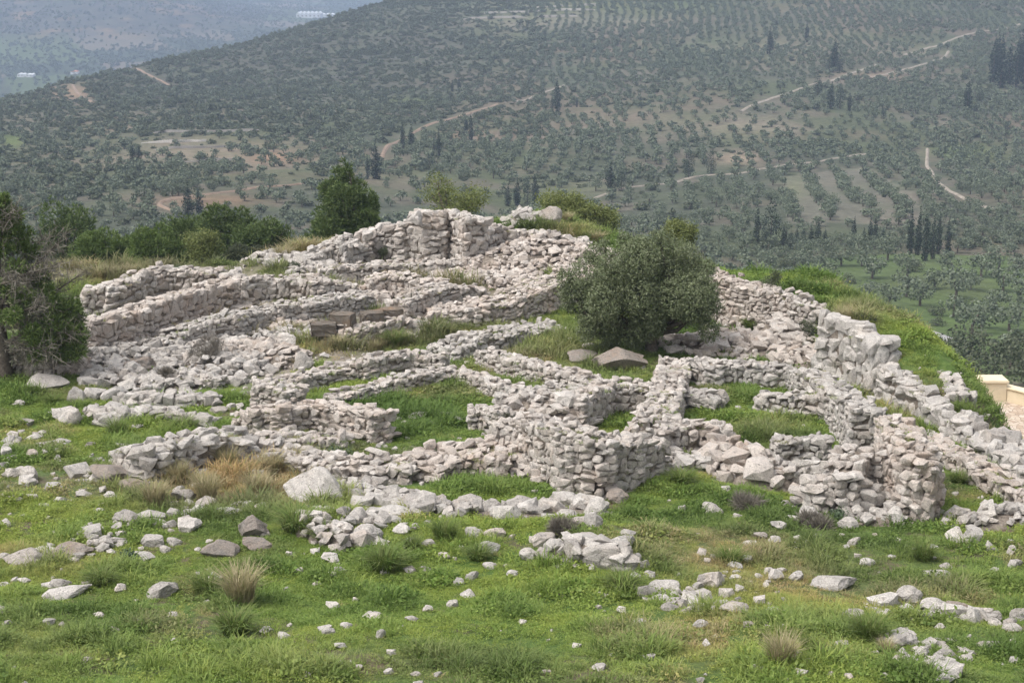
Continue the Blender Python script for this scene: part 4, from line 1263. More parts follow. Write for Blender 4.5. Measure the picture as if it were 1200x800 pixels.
# ------------------------------------------------------------------ trees close to the ruins
g = np.random.default_rng(21)
x, y = hit(764, 414)
z = float(gz(x, y)); k = ppm(x, y, z + 1.5)
S = 1 / k                                   # metres per photograph pixel at the olive
bl = []
for dx, dz, r in [(-88, 66, 20), (-72, 90, 26), (-60, 58, 28), (-45, 108, 22), (-40, 78, 30), (-28, 44, 24), (-50, 36, 16), (-18, 118, 24), (-12, 90, 32), (8, 118, 24), (-5, 62, 26), (18, 88, 32), (36, 104, 24), (44, 76, 28), (30, 52, 24), (52, 92, 18), (54, 58, 18), (-6, 40, 18), (44, 42, 14), (-72, 46, 16), (-96, 76, 12), (-50, 18, 14), (-20, 26, 18), (62, 36, 12), (-78, 30, 12), (-104, 92, 9), (-70, 118, 10), (-34, 134, 9), (4, 140, 9), (30, 128, 9), (66, 100, 9), (70, 62, 9), (-58, 126, 8), (-20, 134 - 8, 14), (60, 74, 12)]:
    bl.append(((dx * S, g.uniform(-0.9, 0.9) if abs(dx) < 70 else g.uniform(-.5, .5), dz * S), (r * S, r * S * 1.15, r * S)))
for dx, dz in [(-60, 70), (-20, 80), (20, 75), (40, 70)]:
    bl.append(((dx * S, -1.1, dz * S), (20 * S, 20 * S, 22 * S)))
V1 = sprays(bl, 15000, 6, 0.105, 0.36, g, 0.06, 3.2)
tv = limbs((0, 0, 0), [b_[0] for b_ in bl[::2]], 0.20, g, 0.75, (-0.1, 0))
tree('olive_tree', 'large rounded olive tree with dense grey green leaves, rooted among the ruined walls', 'olive tree', (x, y, z), V1, tv, 'olive')


def needle_sprays(blobs_, n, per, L, W, g, shell=2.0):
    """tufts of thin needles as narrow quads pointing up and outward"""
    c, d = blob_points(blobs_, n, g, shell)
    C = np.repeat(c, per, 0); D = np.repeat(d, per, 0) * 0.8 + g.normal(size=(n * per, 3)) * 0.55; D[:, 2] += 0.45
    D /= np.linalg.norm(D, axis=1, keepdims=True)
    l = (L * g.uniform(0.6, 1.3, n * per))[:, None]
    s = np.cross(D, g.normal(size=(n * per, 3))); s /= np.linalg.norm(s, axis=1, keepdims=True); s *= W * 0.5
    V = np.stack([C - s, C + s, C + D * l + s * 0.5, C + D * l - s * 0.5], 1).reshape(-1, 3)
    return V, np.arange(n * per * 4).reshape(-1, 4)


def edge_tree(px, py_base, D, w, h, lab, name, cat, mat, kind, seed, group=None, lift=0.0, tr=0.16):
    """tree behind the plateau edge; its base is hidden, px/py_base a photograph point at distance D"""
    g = np.random.default_rng(seed)
    a, b = ray(px, py_base)
    x, y, z = float(a * D), D, float(b * D)
    zg = float(gz(x, y)); drop = max(0.0, z - zg)
    k = ppm(x, y, z); W, H = w / k, h / k
    if kind == 'pine':
        bl = []
        lay = 7
        for i in range(lay):
            f = i / (lay - 1)
            rad = W / 2 * (0.95 - 0.75 * f ** 1.4) * g.uniform(0.85, 1.15)
            for _ in range(6 if i < lay - 1 else 2):
                th = g.uniform(0, 6.28); q = rad * g.uniform(0.35, 0.8)
                bl.append(((math.cos(th) * q, math.sin(th) * q, drop + H * (0.08 + 0.86 * f) + g.normal() * 0.1), (rad * 0.5, rad * 0.5, H * 0.085)))
        V = needle_sprays(bl, 2600, 7, 0.22, 0.045, g)
    elif kind == 'round':
        bl = lumpy(g, W / 2, W / 2 * 0.9, H / 2, 16, drop + H * 0.52)
        V = needle_sprays(bl, 2600, 6, 0.17, 0.045, g, 2.6)
    else:
        bl = lumpy(g, W / 2, W / 2, H / 2, 14, drop + H * 0.5, 0.36)
        V = sprays(bl, 1500, 6, 0.12, 0.5, g, 0.13, 1.2)
    tv = limbs((0, 0, 0), [b_[0] for b_ in bl[:: max(1, len(bl) // 9)]], tr, g, max(0.5, drop + H * 0.15))
    return tree(name, lab, cat, (x, y, zg - 0.1), V, tv, mat, group)


edge_tree(405, 282, 80, 80, 98, 'tall dark pine standing behind the highest wall', 'pine_tree', 'pine tree', 'pine', 'pine', 31)
edge_tree(415, 275, 79, 60, 62, 'lower right shoulder pine growing against the tall dark pine', 'pine_tree', 'pine tree', 'pine', 'round', 47)
edge_tree(528, 270, 84, 84, 68, 'loose airy tree behind the crown of the highest wall', 'leafy_tree', 'tree', 'yellow', 'loose', 32)
edge_tree(660, 272, 78, 76, 52, 'low yellowish bush behind the lone boulder, left part', 'bush', 'bush', 'yellow', 'loose', 33)
edge_tree(698, 286, 77, 62, 52, 'low yellowish bush sloping down to the right of the green mound', 'bush', 'bush', 'yellow', 'loose', 34)
edge_tree(797, 292, 72, 38, 38, 'small yellow green tree on the crest right of the round olive top', 'young_tree', 'tree', 'yellow', 'loose', 35)
BG = 'round pines behind the left terraces'
for i, (px, pb, D, w, h, lab, mt) in enumerate([
    (84, 330, 84, 62, 76, 'dark domed pine next to the grey leaning pine', 'pine'), (124, 325, 80, 64, 50, 'pale green feathery pine bush third from the left edge', 'pine_bright'), (160, 325, 82, 40, 42, 'low bright pine bush in the dip of the bush row', 'pine_bright'),
    (182, 322, 79, 52, 48, 'bright green bush above the curved end of the top terrace', 'pine_bright'), (215, 318, 86, 56, 62, 'tall dark domed pine below the two cypresses', 'pine'), (236, 322, 80, 56, 56, 'pale leafy bush in the middle of the bush row', 'yellow'),
    (268, 318, 84, 66, 66, 'broad dark pine right of the pale leafy bush', 'pine'), (312, 312, 82, 66, 50, 'dark flat-topped pine at the right end of the bush row', 'pine'), (285, 322, 79, 44, 34, 'greyish low bush in front of the flat-topped pine', 'scrub')]):
    edge_tree(px, pb, D, w * 1.08, h * 1.18, lab, 'round_pine' if mt != 'yellow' else 'bush', 'pine tree' if mt != 'scrub' else 'bush', mt, 'round' if mt != 'yellow' else 'loose', 50 + i, BG)

# grey leaning pine at the left edge: bare twiggy limbs, green only at the tips
g = np.random.default_rng(77)
x, y = hit(8, 444); z = float(gz(x, y)); S = 1 / ppm(x, y, z + 2)
P = []
def L3(dx, dz, dy): return np.array([dx * S, dy, dz * S])
trunk = [L3(0, -10, 0), L3(-2, 40, 0), L3(-4, 90, 0), L3(0, 150, 0.1), L3(6, 210, 0.2)]
P.append(tube(trunk, [0.26, 0.21, 0.17, 0.12, 0.03], 9))
LIMB = []
for (z0, dx, dz, dy) in [(40, 88, 62, -0.8), (60, 60, 100, -1.2), (70, 85, 118, 0.8), (85, 70, 140, -0.6), (90, 82, 80, 0.2), (100, 50, 165, 0.6), (110, 75, 165, 0.0), (120, -50, 150, 0.5), (50, -70, 90, 0.2), (130, 30, 205, -0.4), (140, -30, 210, 0.4), (30, 95, 38, -0.3), (75, -60, 60, -0.6), (45, 70, 45, -1.3), (110, 40, 130, -1.2)]:
    a = L3(-2, z0, 0); t = L3(dx, dz, dy); mid = a * .5 + t * .5 + g.normal(size=3) * .15 + (0, 0, .12)
    P.append(tube([a, mid, t], [0.075, 0.045, 0.012], 6)); LIMB.append((a, mid, t))
root = link('leaning_pine', None, loc=(x, y, z))
tag(root, 'grey leaning pine at the left edge, half bare with twiggy limbs', 'pine tree')
link('trunk', mesh_np('trunk', *join_np(P), [M['bark']], True), root)
TW = []; base_pts = []
for a, mid, t in LIMB:
    for _ in range(55):
        f = g.uniform(0.25, 1.05)
        p = (a * (1 - f) ** 2 + 2 * mid * f * (1 - f) + t * f * f) if f < 1 else t
        d = g.normal(size=3) * 0.30 + (t - a) * 0.10; d[2] += 0.05
        base_pts.append(p + d)
        TW.append((p, p + d))
Tv = []
for p, q in TW:
    d = q - p; s = np.cross(d, g.normal(size=3)); s *= 0.011 / (np.linalg.norm(s) + 1e-9)
    Tv.append(np.array([p - s, p + s, q + s * .4, q - s * .4]))
    for _ in range(7):
        f = g.uniform(.3, 1); b0 = p + d * f; e = b0 + g.normal(size=3) * 0.15
        s2 = np.cross(e - b0, g.normal(size=3)); s2 *= 0.008 / (np.linalg.norm(s2) + 1e-9)
        Tv.append(np.array([b0 - s2, b0 + s2, e + s2 * .4, e - s2 * .4]))
Vt = np.concatenate(Tv)
link('bare_twigs', mesh_np('bare_twigs', Vt, np.arange(len(Vt)).reshape(-1, 4), [M['twig']]), root)
dry = []
for dx, dz, r, dy in [(20, 60, 24, -.2), (40, 85, 22, -.2), (10, 100, 26, 0), (30, 120, 22, .1), (50, 110, 18, .2), (0, 140, 22, .2), (-20, 80, 24, .1), (25, 35, 20, -.2), (60, 130, 12, .2), (50, 60, 18, 0), (20, 150, 16, .1), (-20, 120, 22, .2), (60, 45, 16, .3), (15, 75, 24, .6), (40, 28, 12, -.3)]:
    dry.append(((dx * S, dy, dz * S), (r * S, r * S, r * S * 0.9)))
link('dry_foliage', mesh_np('dry_foliage', *needle_sprays(dry, 800, 8, 0.17, 0.022, g, 0.9), [M['dry_needles']]), root)
bl = []
for dx, dz, r, dy in [(70, 70, 17, -.5), (88, 58, 14, -.4), (58, 52, 14, -.8), (80, 84, 15, 0), (62, 95, 12, -.3), (90, 40, 12, -.5), (76, 34, 12, -.3), (8, 208, 12, .1), (2, 190, 15, 0), (20, 180, 12, 0), (-12, 175, 14, .2), (34, 172, 9, .2), (12, 160, 11, -.3), (-25, 150, 14, 0), (20, 115, 8, -.8), (6, 122, 8, -.8), (30, 88, 10, -1.2), (44, 66, 12, -1), (-30, 100, 16, -.3), (60, 110, 7, -.2), (14, 84, 8, -.9), (28, 140, 9, -.5), (72, 60, 18, .3), (84, 50, 14, .2), (66, 40, 14, -.2), (46, 36, 10, -.6), (4, 200, 16, 0), (14, 192, 14, .1), (-6, 185, 16, 0), (30, 160, 10, 0), (-14, 160, 16, .1), (6, 170, 14, -.2), (36, 100, 12, -.6), (80, 70, 14, .3), (10, 214, 9, 0), (24, 196, 10, .1), (-4, 205, 10, 0), (40, 150, 10, .2), (46, 118, 12, .2), (20, 128, 12, .2), (30, 60, 12, .3), (56, 84, 12, .2)]:
    bl.append(((dx * S, dy, dz * S), (r * S, r * S, r * S * 0.8)))
link('crown', mesh_np('crown', *needle_sprays(bl, 3600, 8, 0.15, 0.034, g, 1.0), [M['pine_bright']]), root)
# a second one just outside the left edge, whose limbs come into view
# ------------------------------------------------------------------ shrubs, weeds, tussocks
def blade_tuft(g, n, h, rad, w, lean):
    """n bent blades, two quads each"""
    V = []; 
    th = g.uniform(0, 6.283, n); r = rad * np.sqrt(g.random(n))
    b = np.stack([np.cos(th) * r, np.sin(th) * r, np.zeros(n) - 0.02], 1)
    th2 = th + g.normal(size=n) * 0.9
    ln = lean * g.uniform(0.3, 1.3, n); hh = h * g.uniform(0.55, 1.25, n)
    o = np.stack([np.cos(th2), np.sin(th2), np.zeros(n)], 1)
    s = np.stack([-np.sin(th2), np.cos(th2), np.zeros(n)], 1) * (w * 0.5)
    m = b + o * (ln * 0.35 * hh)[:, None] + np.array([0, 0, 1]) * (hh * 0.6)[:, None]
    t = b + o * (ln * 1.0 * hh)[:, None] + np.array([0, 0, 1]) * (hh * (1.0 - 0.25 * ln))[:, None]
    V = np.stack([b - s, b + s, m - s * .8, m + s * .8, t - s * .15, t + s * .15], 1).reshape(-1, 3)
    i = np.arange(n)[:, None] * 6
    F = np.concatenate([i + np.array([[0, 1, 3, 2]]), i + np.array([[2, 3, 5, 4]])])
    return V, F


def weed_tuft(g, n, rad, h, size):
    C = np.stack([g.normal(size=n) * rad * .5, g.normal(size=n) * rad * .5, g.random(n) * h], 1)
    return leaf_quads(C, size, 0.6, g, 1.0)


TUSS = {}
for kd, mt in (('green', 'tussock'), ('dry', 'straw')):
    TUSS[kd] = [mesh_np('blades', *blade_tuft(np.random.default_rng(300 + i + (50 if kd == 'dry' else 0)), 420, 1.0, 0.30, 0.026, 0.75 if kd == 'green' else 0.6), [M[mt]]) for i in range(4)]


def tussock(px, py, w, h, kind, label, group):
    x, y = hit(px, py); z = float(gz(x, y)); k = ppm(x, y, z)
    o = link('grass_tussock', random.choice(TUSS[kind]), loc=(x, y + w / k * 0.3, z - 0.03))
    o.scale = (w / k * 0.72, w / k * 0.72, h / k * 1.1); o.rotation_euler = (0, 0, random.uniform(0, 6.28))
    tag(o, label, 'grass tussock', group)
    return o


for px, py, w, h, kd, lab in [
    (280, 712, 62, 40, 'dry', 'large straw coloured tussock in the lower left grass'), (272, 748, 60, 26, 'green', 'green tussock just below the large straw one'), (918, 786, 54, 36, 'dry', 'tawny tussock at the bottom of the picture'), (952, 772, 34, 26, 'green', 'green tussock beside the tawny one at the bottom'),
    (520, 638, 44, 26, 'green', 'tall green tussock in the grass before the stone line'), (483, 650, 30, 22, 'green', 'smaller green tussock near the tall one'), (450, 675, 60, 30, 'green', 'wide green tussock on the foreground slope'), (745, 568, 28, 18, 'green', 'green tussock at the foot of the central masonry'), (698, 570, 32, 18, 'green', 'green tussock near the end of the rubble tail'),
    (858, 666, 42, 20, 'green', 'dark green tussock with a white rock at its side'), (1022, 755, 56, 30, 'green', 'green tussock with brown base, right foreground'), (1040, 768, 30, 16, 'dry', 'dry brown skirt of the right foreground tussock'), (1085, 660, 40, 22, 'green', 'green tussock under the grey rock pair'), (800, 570, 40, 16, 'green', 'green tuft below the tumbled pile'),
    (345, 628, 60, 26, 'green', 'lush green tussock beside the brown boulder'), (380, 640, 40, 20, 'green', 'lush tussock between boulder and cluster'), (135, 512, 34, 18, 'green', 'round green tussock in the left meadow'), (212, 508, 40, 16, 'green', 'green tuft at the foot of the bleached front wall'), (90, 482, 24, 12, 'green', 'green tuft beside the white wedge'),
    (205, 568, 36, 24, 'dry', 'dry tussock in front of the knobbly boulder'), (265, 556, 40, 30, 'dry', 'dry tussock leaning on the bleached wall'), (240, 590, 46, 30, 'dry', 'dry tussock in the middle of the long dry grass'), (180, 596, 40, 28, 'dry', 'dry tussock at the left of the long dry grass'), (315, 560, 40, 26, 'dry', 'dry tussock near the big white boulder'), (300, 585, 44, 26, 'dry', 'dry tussock below the bleached wall end'), (345, 548, 34, 20, 'dry', 'dry tussock at the right end of the long dry grass'),
    (462, 408, 36, 18, 'green', 'green tussock on the dry slope behind the back room wall'), (440, 412, 24, 12, 'dry', 'small dry tussock on the dry slope'), (420, 405, 26, 14, 'dry', 'pale tussock below the stone footing'), (395, 410, 28, 14, 'dry', 'tussock on the dry slope near the white boulders'), (990, 388, 30, 24, 'dry', 'dry clump on the grass bank above the huge blocks'), (1012, 378, 22, 10, 'green', 'dark leafy clump on the grass bank'), (705, 262, 24, 10, 'dry', 'dry clump on the right end of the green mound'), (665, 262, 20, 12, 'dry', 'dry clump behind the lone boulder'),
    (330, 306, 30, 16, 'dry', 'dry clump left of the low jagged wall'), (365, 288, 22, 14, 'dry', 'dry clump against the pine foot'), (115, 330, 34, 14, 'dry', 'dry clump above the top terrace'), (150, 326, 30, 14, 'dry', 'second dry clump above the top terrace'), (345, 430, 20, 10, 'dry', 'dry tuft behind the white boulder'), (820, 288, 30, 14, 'dry', 'dry clump on the stony crest'), (765, 408, 16, 12, 'dry', 'dry tuft at the olive trunk'),
    (700, 285, 26, 12, 'dry', 'dry clump in front of the yellowish bush'), (1085, 505, 24, 12, 'green', 'green tuft behind the long low right wall'), (1125, 568, 30, 14, 'green', 'green tuft beside the tallest wall end'), (880, 388, 24, 14, 'green', 'tuft on the rubble slope'), (1190, 575, 22, 10, 'green', 'tuft near the right edge'), (60, 475, 26, 12, 'green', 'green tuft under the flat white slab'), (240, 700, 50, 24, 'green', 'soft green tussock behind the large straw one'), (115, 688, 46, 18, 'green', 'low green tussock at lower left'), (560, 660, 40, 18, 'green', 'green tussock left of the knoll wall'), (730, 698, 50, 22, 'green', 'green tussock under the pitted end block')]:
    tussock(px, py, w, h, kd, lab, 'grass tussocks among the stones')


def shrub(px, py, w, h, mat, label, kind='leaf', seed=1, name='shrub', cat='shrub', up=0.0):
    g = np.random.default_rng(seed)
    x, y = hit(px, py, up); z = float(gz(x, y)) + up; k = ppm(x, y, z)
    W, H = w / k, h / k
    root = link(name, None, loc=(x, y + W * 0.2, z)); tag(root, label, cat, 'small shrubs rooted in the ruins')
    bl = lumpy(g, W / 2, W / 2, H / 2, 9, H * 0.5, 0.36)
    link('stem', mesh_np('stem', *limbs((0, 0, 0), [b_[0] for b_ in bl[1:7]], 0.03, g, H * 0.15), [M['bark']]), root)
    if kind == 'leaf': v = sprays(bl, 330, 5, 0.055, 0.5, g, 0.05, 1.6)
    else: v = needle_sprays(bl, 420, 6, 0.20, 0.010, g, 0.6)
    link('foliage', mesh_np('foliage', *v, [M[mat]]), root)


shrub(244, 432, 50, 34, 'twig', 'bare grey brown bush beside the pinkish rubble', 'twig', 1)
shrub(903, 344, 28, 24, 'scrub', 'dark shrub growing out of the high retaining wall', 'leaf', 2, up=0.8)
shrub(948, 404, 34, 34, 'scrub', 'dark shrub in the corner before the huge worn blocks', 'leaf', 3)
shrub(925, 392, 16, 24, 'scrub', 'thin dark shrub on the broken end of the retaining wall', 'leaf', 4)
shrub(343, 470, 20, 22, 'scrub', 'blackish shrub in the hollow behind the curved wall', 'leaf', 5)
shrub(501, 543, 24, 14, 'weed', 'grey green shrub on top of the front room wall', 'leaf', 6)
shrub(398, 540, 30, 12, 'weed', 'low leafy weed on the spread wall', 'leaf', 7)
shrub(718, 550, 14, 16, 'weed', 'dark weed growing from the central front near the ground', 'leaf', 8)
shrub(704, 540, 12, 14, 'weed', 'small weed growing in a joint of the central front', 'leaf', 9)
shrub(840, 394, 20, 12, 'weed', 'pale grey weed at the edge of the rubble slope', 'leaf', 10)
shrub(909, 425, 22, 10, 'weed', 'grey weed at the foot of the rubble slope', 'leaf', 11)
shrub(192, 452, 24, 18, 'twig', 'brown dead bush in the hollow of the stone ring', 'twig', 12)
shrub(170, 345, 18, 16, 'scrub', 'dark bush in the corner of the left terraces', 'leaf', 13)
shrub(205, 322, 22, 8, 'weed', 'grey cushion weed on the top terrace wall', 'leaf', 14, up=0.9)
shrub(449, 302, 10, 12, 'scrub', 'dark weed in the face of the highest wall', 'leaf', 15, up=0.3)
shrub(345, 320, 12, 14, 'scrub', 'dark weed at the foot of the low jagged wall', 'leaf', 16)
shrub(640, 447, 22, 10, 'weed', 'pale weed on the diagonal wall near the pit', 'leaf', 17)
shrub(775, 540, 14, 16, 'weed', 'green weed in the shaded wall corner', 'leaf', 18)
shrub(958, 622, 40, 14, 'twig', 'brown bramble around the squat block', 'twig', 19)
shrub(660, 628, 26, 12, 'twig', 'grey bramble behind the knoll wall', 'twig', 20)
shrub(985, 612, 30, 12, 'weed', 'low green bramble by the clean white boulder', 'leaf', 21)
shrub(875, 600, 34, 14, 'twig', 'brown stalks beside the broad white rock', 'twig', 22)
shrub(1015, 380, 24, 12, 'scrub', 'dark green leafy clump on the bank crest', 'leaf', 23)
shrub(842, 305, 16, 10, 'yellow', 'bright green clump on the bank near the olive', 'leaf', 24)
shrub(150, 660, 20, 10, 'weed', 'grey leafed plant near the reddish rock', 'leaf', 25)
shrub(765, 406, 20, 18, 'yellow', 'bright green shoots under the olive', 'leaf', 26)

# ------------------------------------------------------------------ the grass sward: nobody could count it
def instancer(name, pts, rot, scl, idx, variants, tint=None, shade=None, mat=None):
    me = bpy.data.meshes.new(name)
    me.vertices.add(len(pts)); me.vertices.foreach_set('co', np.asarray(pts, np.float32).ravel())
    def attr(nm, ty, v):
        a = me.attributes.new(nm, ty, 'POINT'); a.data.foreach_set('value', v)
    attr('rotz', 'FLOAT', np.asarray(rot, np.float32)); attr('scl', 'FLOAT', np.asarray(scl, np.float32)); attr('pick', 'INT', np.asarray(idx, np.int32))
    if tint is not None: attr('tint', 'FLOAT', np.asarray(tint, np.float32))
    if shade is not None: attr('shade', 'FLOAT', np.asarray(shade, np.float32))
    o = link(name, me)
    tag(o, kind='stuff')
    coll = bpy.data.collections.new(name + '_variants')
    for i, v in enumerate(variants):
        coll.objects.link(bpy.data.objects.new('%s_variant_%02d' % (name, i), v))
    ng = bpy.data.node_groups.new(name + '_scatter', 'GeometryNodeTree')
    ng.interface.new_socket('Geometry', in_out='INPUT', socket_type='NodeSocketGeometry')
    ng.interface.new_socket('Geometry', in_out='OUTPUT', socket_type='NodeSocketGeometry')
    gi = ng.nodes.new('NodeGroupInput'); go = ng.nodes.new('NodeGroupOutput')
    ip = ng.nodes.new('GeometryNodeInstanceOnPoints'); ci = ng.nodes.new('GeometryNodeCollectionInfo')
    ci.inputs['Collection'].default_value = coll
    ci.inputs['Separate Children'].default_value = True
    ci.inputs['Reset Children'].default_value = True
    def na(nm, ty):
        n = ng.nodes.new('GeometryNodeInputNamedAttribute'); n.data_type = ty; n.inputs['Name'].default_value = nm
        return n.outputs['Attribute']
    cx = ng.nodes.new('ShaderNodeCombineXYZ')
    ng.links.new(na('rotz', 'FLOAT'), cx.inputs['Z'])
    er = ng.nodes.new('FunctionNodeEulerToRotation')
    ng.links.new(cx.outputs[0], er.inputs[0]); ng.links.new(er.outputs[0], ip.inputs['Rotation'])
    ng.links.new(na('scl', 'FLOAT'), ip.inputs['Scale'])
    ip.inputs['Pick Instance'].default_value = True
    ng.links.new(na('pick', 'INT'), ip.inputs['Instance Index'])
    ng.links.new(gi.outputs[0], ip.inputs['Points']); ng.links.new(ci.outputs[0], ip.inputs['Instance'])
    ng.links.new(ip.outputs[0], go.inputs[0])
    md = o.modifiers.new('scatter', 'NODES'); md.node_group = ng
    return o


GV = []
for i in range(5):
    GV.append(mesh_np('tuft', *blade_tuft(np.random.default_rng(500 + i), 38, 0.085, 0.15, 0.013, 1.1), [M['grass']]))
for i in range(3):
    GV.append(mesh_np('weed', *weed_tuft(np.random.default_rng(520 + i), 44, 0.15, 0.085, 0.042), [M['grass']]))
for i in range(3):
    GV.append(mesh_np('tall', *blade_tuft(np.random.default_rng(540 + i), 26, 0.20, 0.11, 0.010, 0.8), [M['grass']]))
g = np.random.default_rng(91)
n = 760000
Y = np.sqrt(g.uniform(11.0 ** 2, 76.0 ** 2, n))
keep = g.random(n) < np.clip(30 / Y, 0, 1) ** 1.1
Y = Y[keep]; n = len(Y)
X = g.uniform(-1, 1, n) * (Y * 0.50 + 5.0)
Z = gz(X, Y)
px, py = project(X, Y, Z)
d, s_, _ = poly_dist(X, Y, CREST)
keep = (d * s_ < 3.0) & (px > -460) & (px < 1660) & (py < 1000)
for P, hw in WALL_MASK:
    x0, y0 = P.min(0) - hw; x1, y1 = P.max(0) + hw
    bb = keep & (X > x0) & (X < x1) & (Y > y0) & (Y < y1)
    ii = np.nonzero(bb)[0]
    if len(ii):
        dd, _, _ = poly_dist(X[ii], Y[ii], P)
        keep[ii[dd < hw * 0.95]] = False
for rx, ry, rr in ROCK_PTS:
    keep &= ~(((X - rx) ** 2 + (Y - ry) ** 2) < (rr * 0.55) ** 2)
lush = blobs(px, py, LUSH); strw = blobs(px, py, STRAW); ston = blobs(px, py, STONY)
pat = fbm(X / 1.9, Y / 1.9, 141, 4); pat2 = fbm(X / 0.7, Y / 0.7, 151, 3)
dens = np.clip(0.20 + 0.95 * sstep(0.36, 0.58, pat + 0.3 * lush) + 0.3 * lush - ston * 0.7, 0.04, 1)
keep &= g.random(n) < dens
X, Y, Z, px, py, lush, strw, ston, pat, pat2 = [q[keep] for q in (X, Y, Z, px, py, lush, strw, ston, pat, pat2)]
n = len(X)
tint = np.clip(strw * g.uniform(0.4, 1.4, n) + 0.75 * sstep(0.54, 0.72, fbm(X / 2.6, Y / 2.6, 161, 4)) * g.random(n) + 0.10 * g.random(n), 0, 1)
kind = g.random(n)
tall = kind < (0.04 + 0.5 * strw + 0.18 * sstep(0.58, 0.7, pat2))
weed = ~tall & (g.random(n) < 0.28 + 0.6 * sstep(0.5, 0.66, fbm(X / 1.4 + 40, Y / 1.4, 171, 3)))
idx = np.where(tall, g.integers(8, 11, n), np.where(weed, g.integers(5, 8, n), g.integers(0, 5, n)))
scl = g.uniform(0.5, 1.25, n) * (0.55 + 1.5 * sstep(0.25, 0.85, pat2) ** 1.3) * (0.8 + 0.35 * lush) * (1.1 + np.clip((Y - 28) / 60, 0, 0.5)) * np.where(tall, 0.85 + 0.7 * strw, 1.0)
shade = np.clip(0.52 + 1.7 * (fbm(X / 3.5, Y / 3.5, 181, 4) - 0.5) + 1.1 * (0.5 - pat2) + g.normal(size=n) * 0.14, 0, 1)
ring = []
for rx, ry, rr in ROCK_PTS:
    for _ in range(int(5 + rr * 26)):
        a_ = g.uniform(0, 6.283); q_ = rr * g.uniform(0.8, 1.25)
        ring.append((rx + math.cos(a_) * q_, ry + math.sin(a_) * q_ - rr * 0.1, 0))
ring = np.array(ring); ring[:, 2] = gz(ring[:, 0], ring[:, 1])
WT = np.concatenate([np.array(WALL_TOPS), ring]); m_ = len(WT)
instancer('grass', np.concatenate([np.stack([X, Y, Z], 1), WT]), g.uniform(0, 6.28, n + m_), np.concatenate([scl, g.uniform(0.3, 0.8, m_)]), np.concatenate([idx, g.integers(0, 8, m_)]), GV,
          np.concatenate([tint, np.clip(g.normal(0.35, 0.3, m_), 0, 1)]), np.concatenate([shade, g.uniform(0.3, 0.7, m_)]))
print('grass tufts', n)

# small broken stones lying about in the sward and along the walls
n = 20000
Y = np.sqrt(g.uniform(12.0 ** 2, 74.0 ** 2, n)); X = g.uniform(-1, 1, n) * (Y * 0.48 + 4)
Z = gz(X, Y); px, py = project(X, Y, Z)
ston = blobs(px, py, STONY)
d, s_, _ = poly_dist(X, Y, CREST)
near = np.full(n, 9.0)
for P, hw in WALL_MASK:
    dd, _, _ = poly_dist(X, Y, P); near = np.minimum(near, np.abs(dd - hw))
pr = np.clip(0.035 + 0.30 * sstep(0.50, 0.64, fbm(X / 1.2 + 9, Y / 0.9, 411, 3)) * (Y < 38) + 0.6 * ston + 0.4 * np.exp(-near / 0.35) + 0.10 * sstep(0.62, 0.74, fbm(X / 1.7, Y / 1.7, 191, 3)), 0, 1)
k = (d * s_ < 0) & (g.random(n) < pr)
X, Y, Z = X[k], Y[k], Z[k]; n = len(X)
sz = np.clip(g.lognormal(-2.25, 0.45, n), 0.04, 0.30)
PV = [mesh_np('rubble_stone', STONES[i][0], STONES[i][1], [M['stone_grey' if i % 2 else 'stone']]) for i in range(12)]
instancer('scattered_stones', np.stack([X, Y, Z + sz * 0.05], 1), g.uniform(0, 6.28, n), sz, g.integers(0, 12, n), PV)
print('scattered stones', n)

# ------------------------------------------------------------------ the far slope: groves, scrub, cypresses
def far_crown(seed, R, n, size, flat=0.8, lumps=9, cz=None):
    g = np.random.default_rng(seed)
    cz = R * 1.15 if cz is None else cz
    bl = lumpy(g, R, R, R * flat, lumps, cz, 0.42)
    c, d = blob_points(bl, n, g, 2.0)
    return leaf_quads(c, size, 0.8, g, 0.35, d * 0.9)


def far_tree_mesh(name, seed, R, n, size, mat, trunk_h=1.2, flat=0.8, lumps=9):
    V, F = far_crown(seed, R, n, size, flat, lumps, trunk_h + R * flat * 0.72)
    g = np.random.default_rng(seed)
    T = tube([(0, 0, -0.6), (g.normal() * .1, g.normal() * .1, trunk_h), (g.normal() * .3, g.normal() * .3, trunk_h + R * .5)], [0.26, 0.2, 0.1], 5)
    Vv, Ff = join_np([T, (V, F)])
    return mesh_np(name, Vv, Ff, [M['bark'], M[mat]], mat_index=[0] * len(T[1]) + [1] * len(F)), (V, F), T


OL_NEAR = [far_tree_mesh('olive_tree', 600 + i, 2.5, 520, 0.42, 'olive_far', 1.2) for i in range(6)]
OL_FAR = [far_tree_mesh('olive_tree', 620 + i, 2.5, 170, 0.80, 'olive_far', 0.9)[0] for i in range(5)]
SC_FAR = [far_tree_mesh('scrub_bush', 640 + i, 2.2, 150, 0.75, 'scrub', 0.1, 0.62)[0] for i in range(4)]
MIX_FAR = [far_tree_mesh('scrub_bush', 660 + i, 1.9, 120, 0.7, 'olive_far' if i % 2 else 'scrub', 0.05, 0.55)[0] for i in range(4)]
FAR_V = OL_FAR + SC_FAR + MIX_FAR          # 0-4 olives, 5-8 maquis, 9-12 low bushes

g = np.random.default_rng(123)
cand = []
def off_tracks(X, Y, extra=0.0):
    k = np.ones(len(X), bool)
    for Q, w in TRACKS:
        x0, y0 = Q.min(0) - w; x1, y1 = Q.max(0) + w
        ii = np.nonzero((X > x0) & (X < x1) & (Y > y0) & (Y < y1))[0]
        if len(ii):
            dd, _, _ = poly_dist(X[ii], Y[ii], Q[::4]); k[ii[dd < w + extra]] = False
    return k


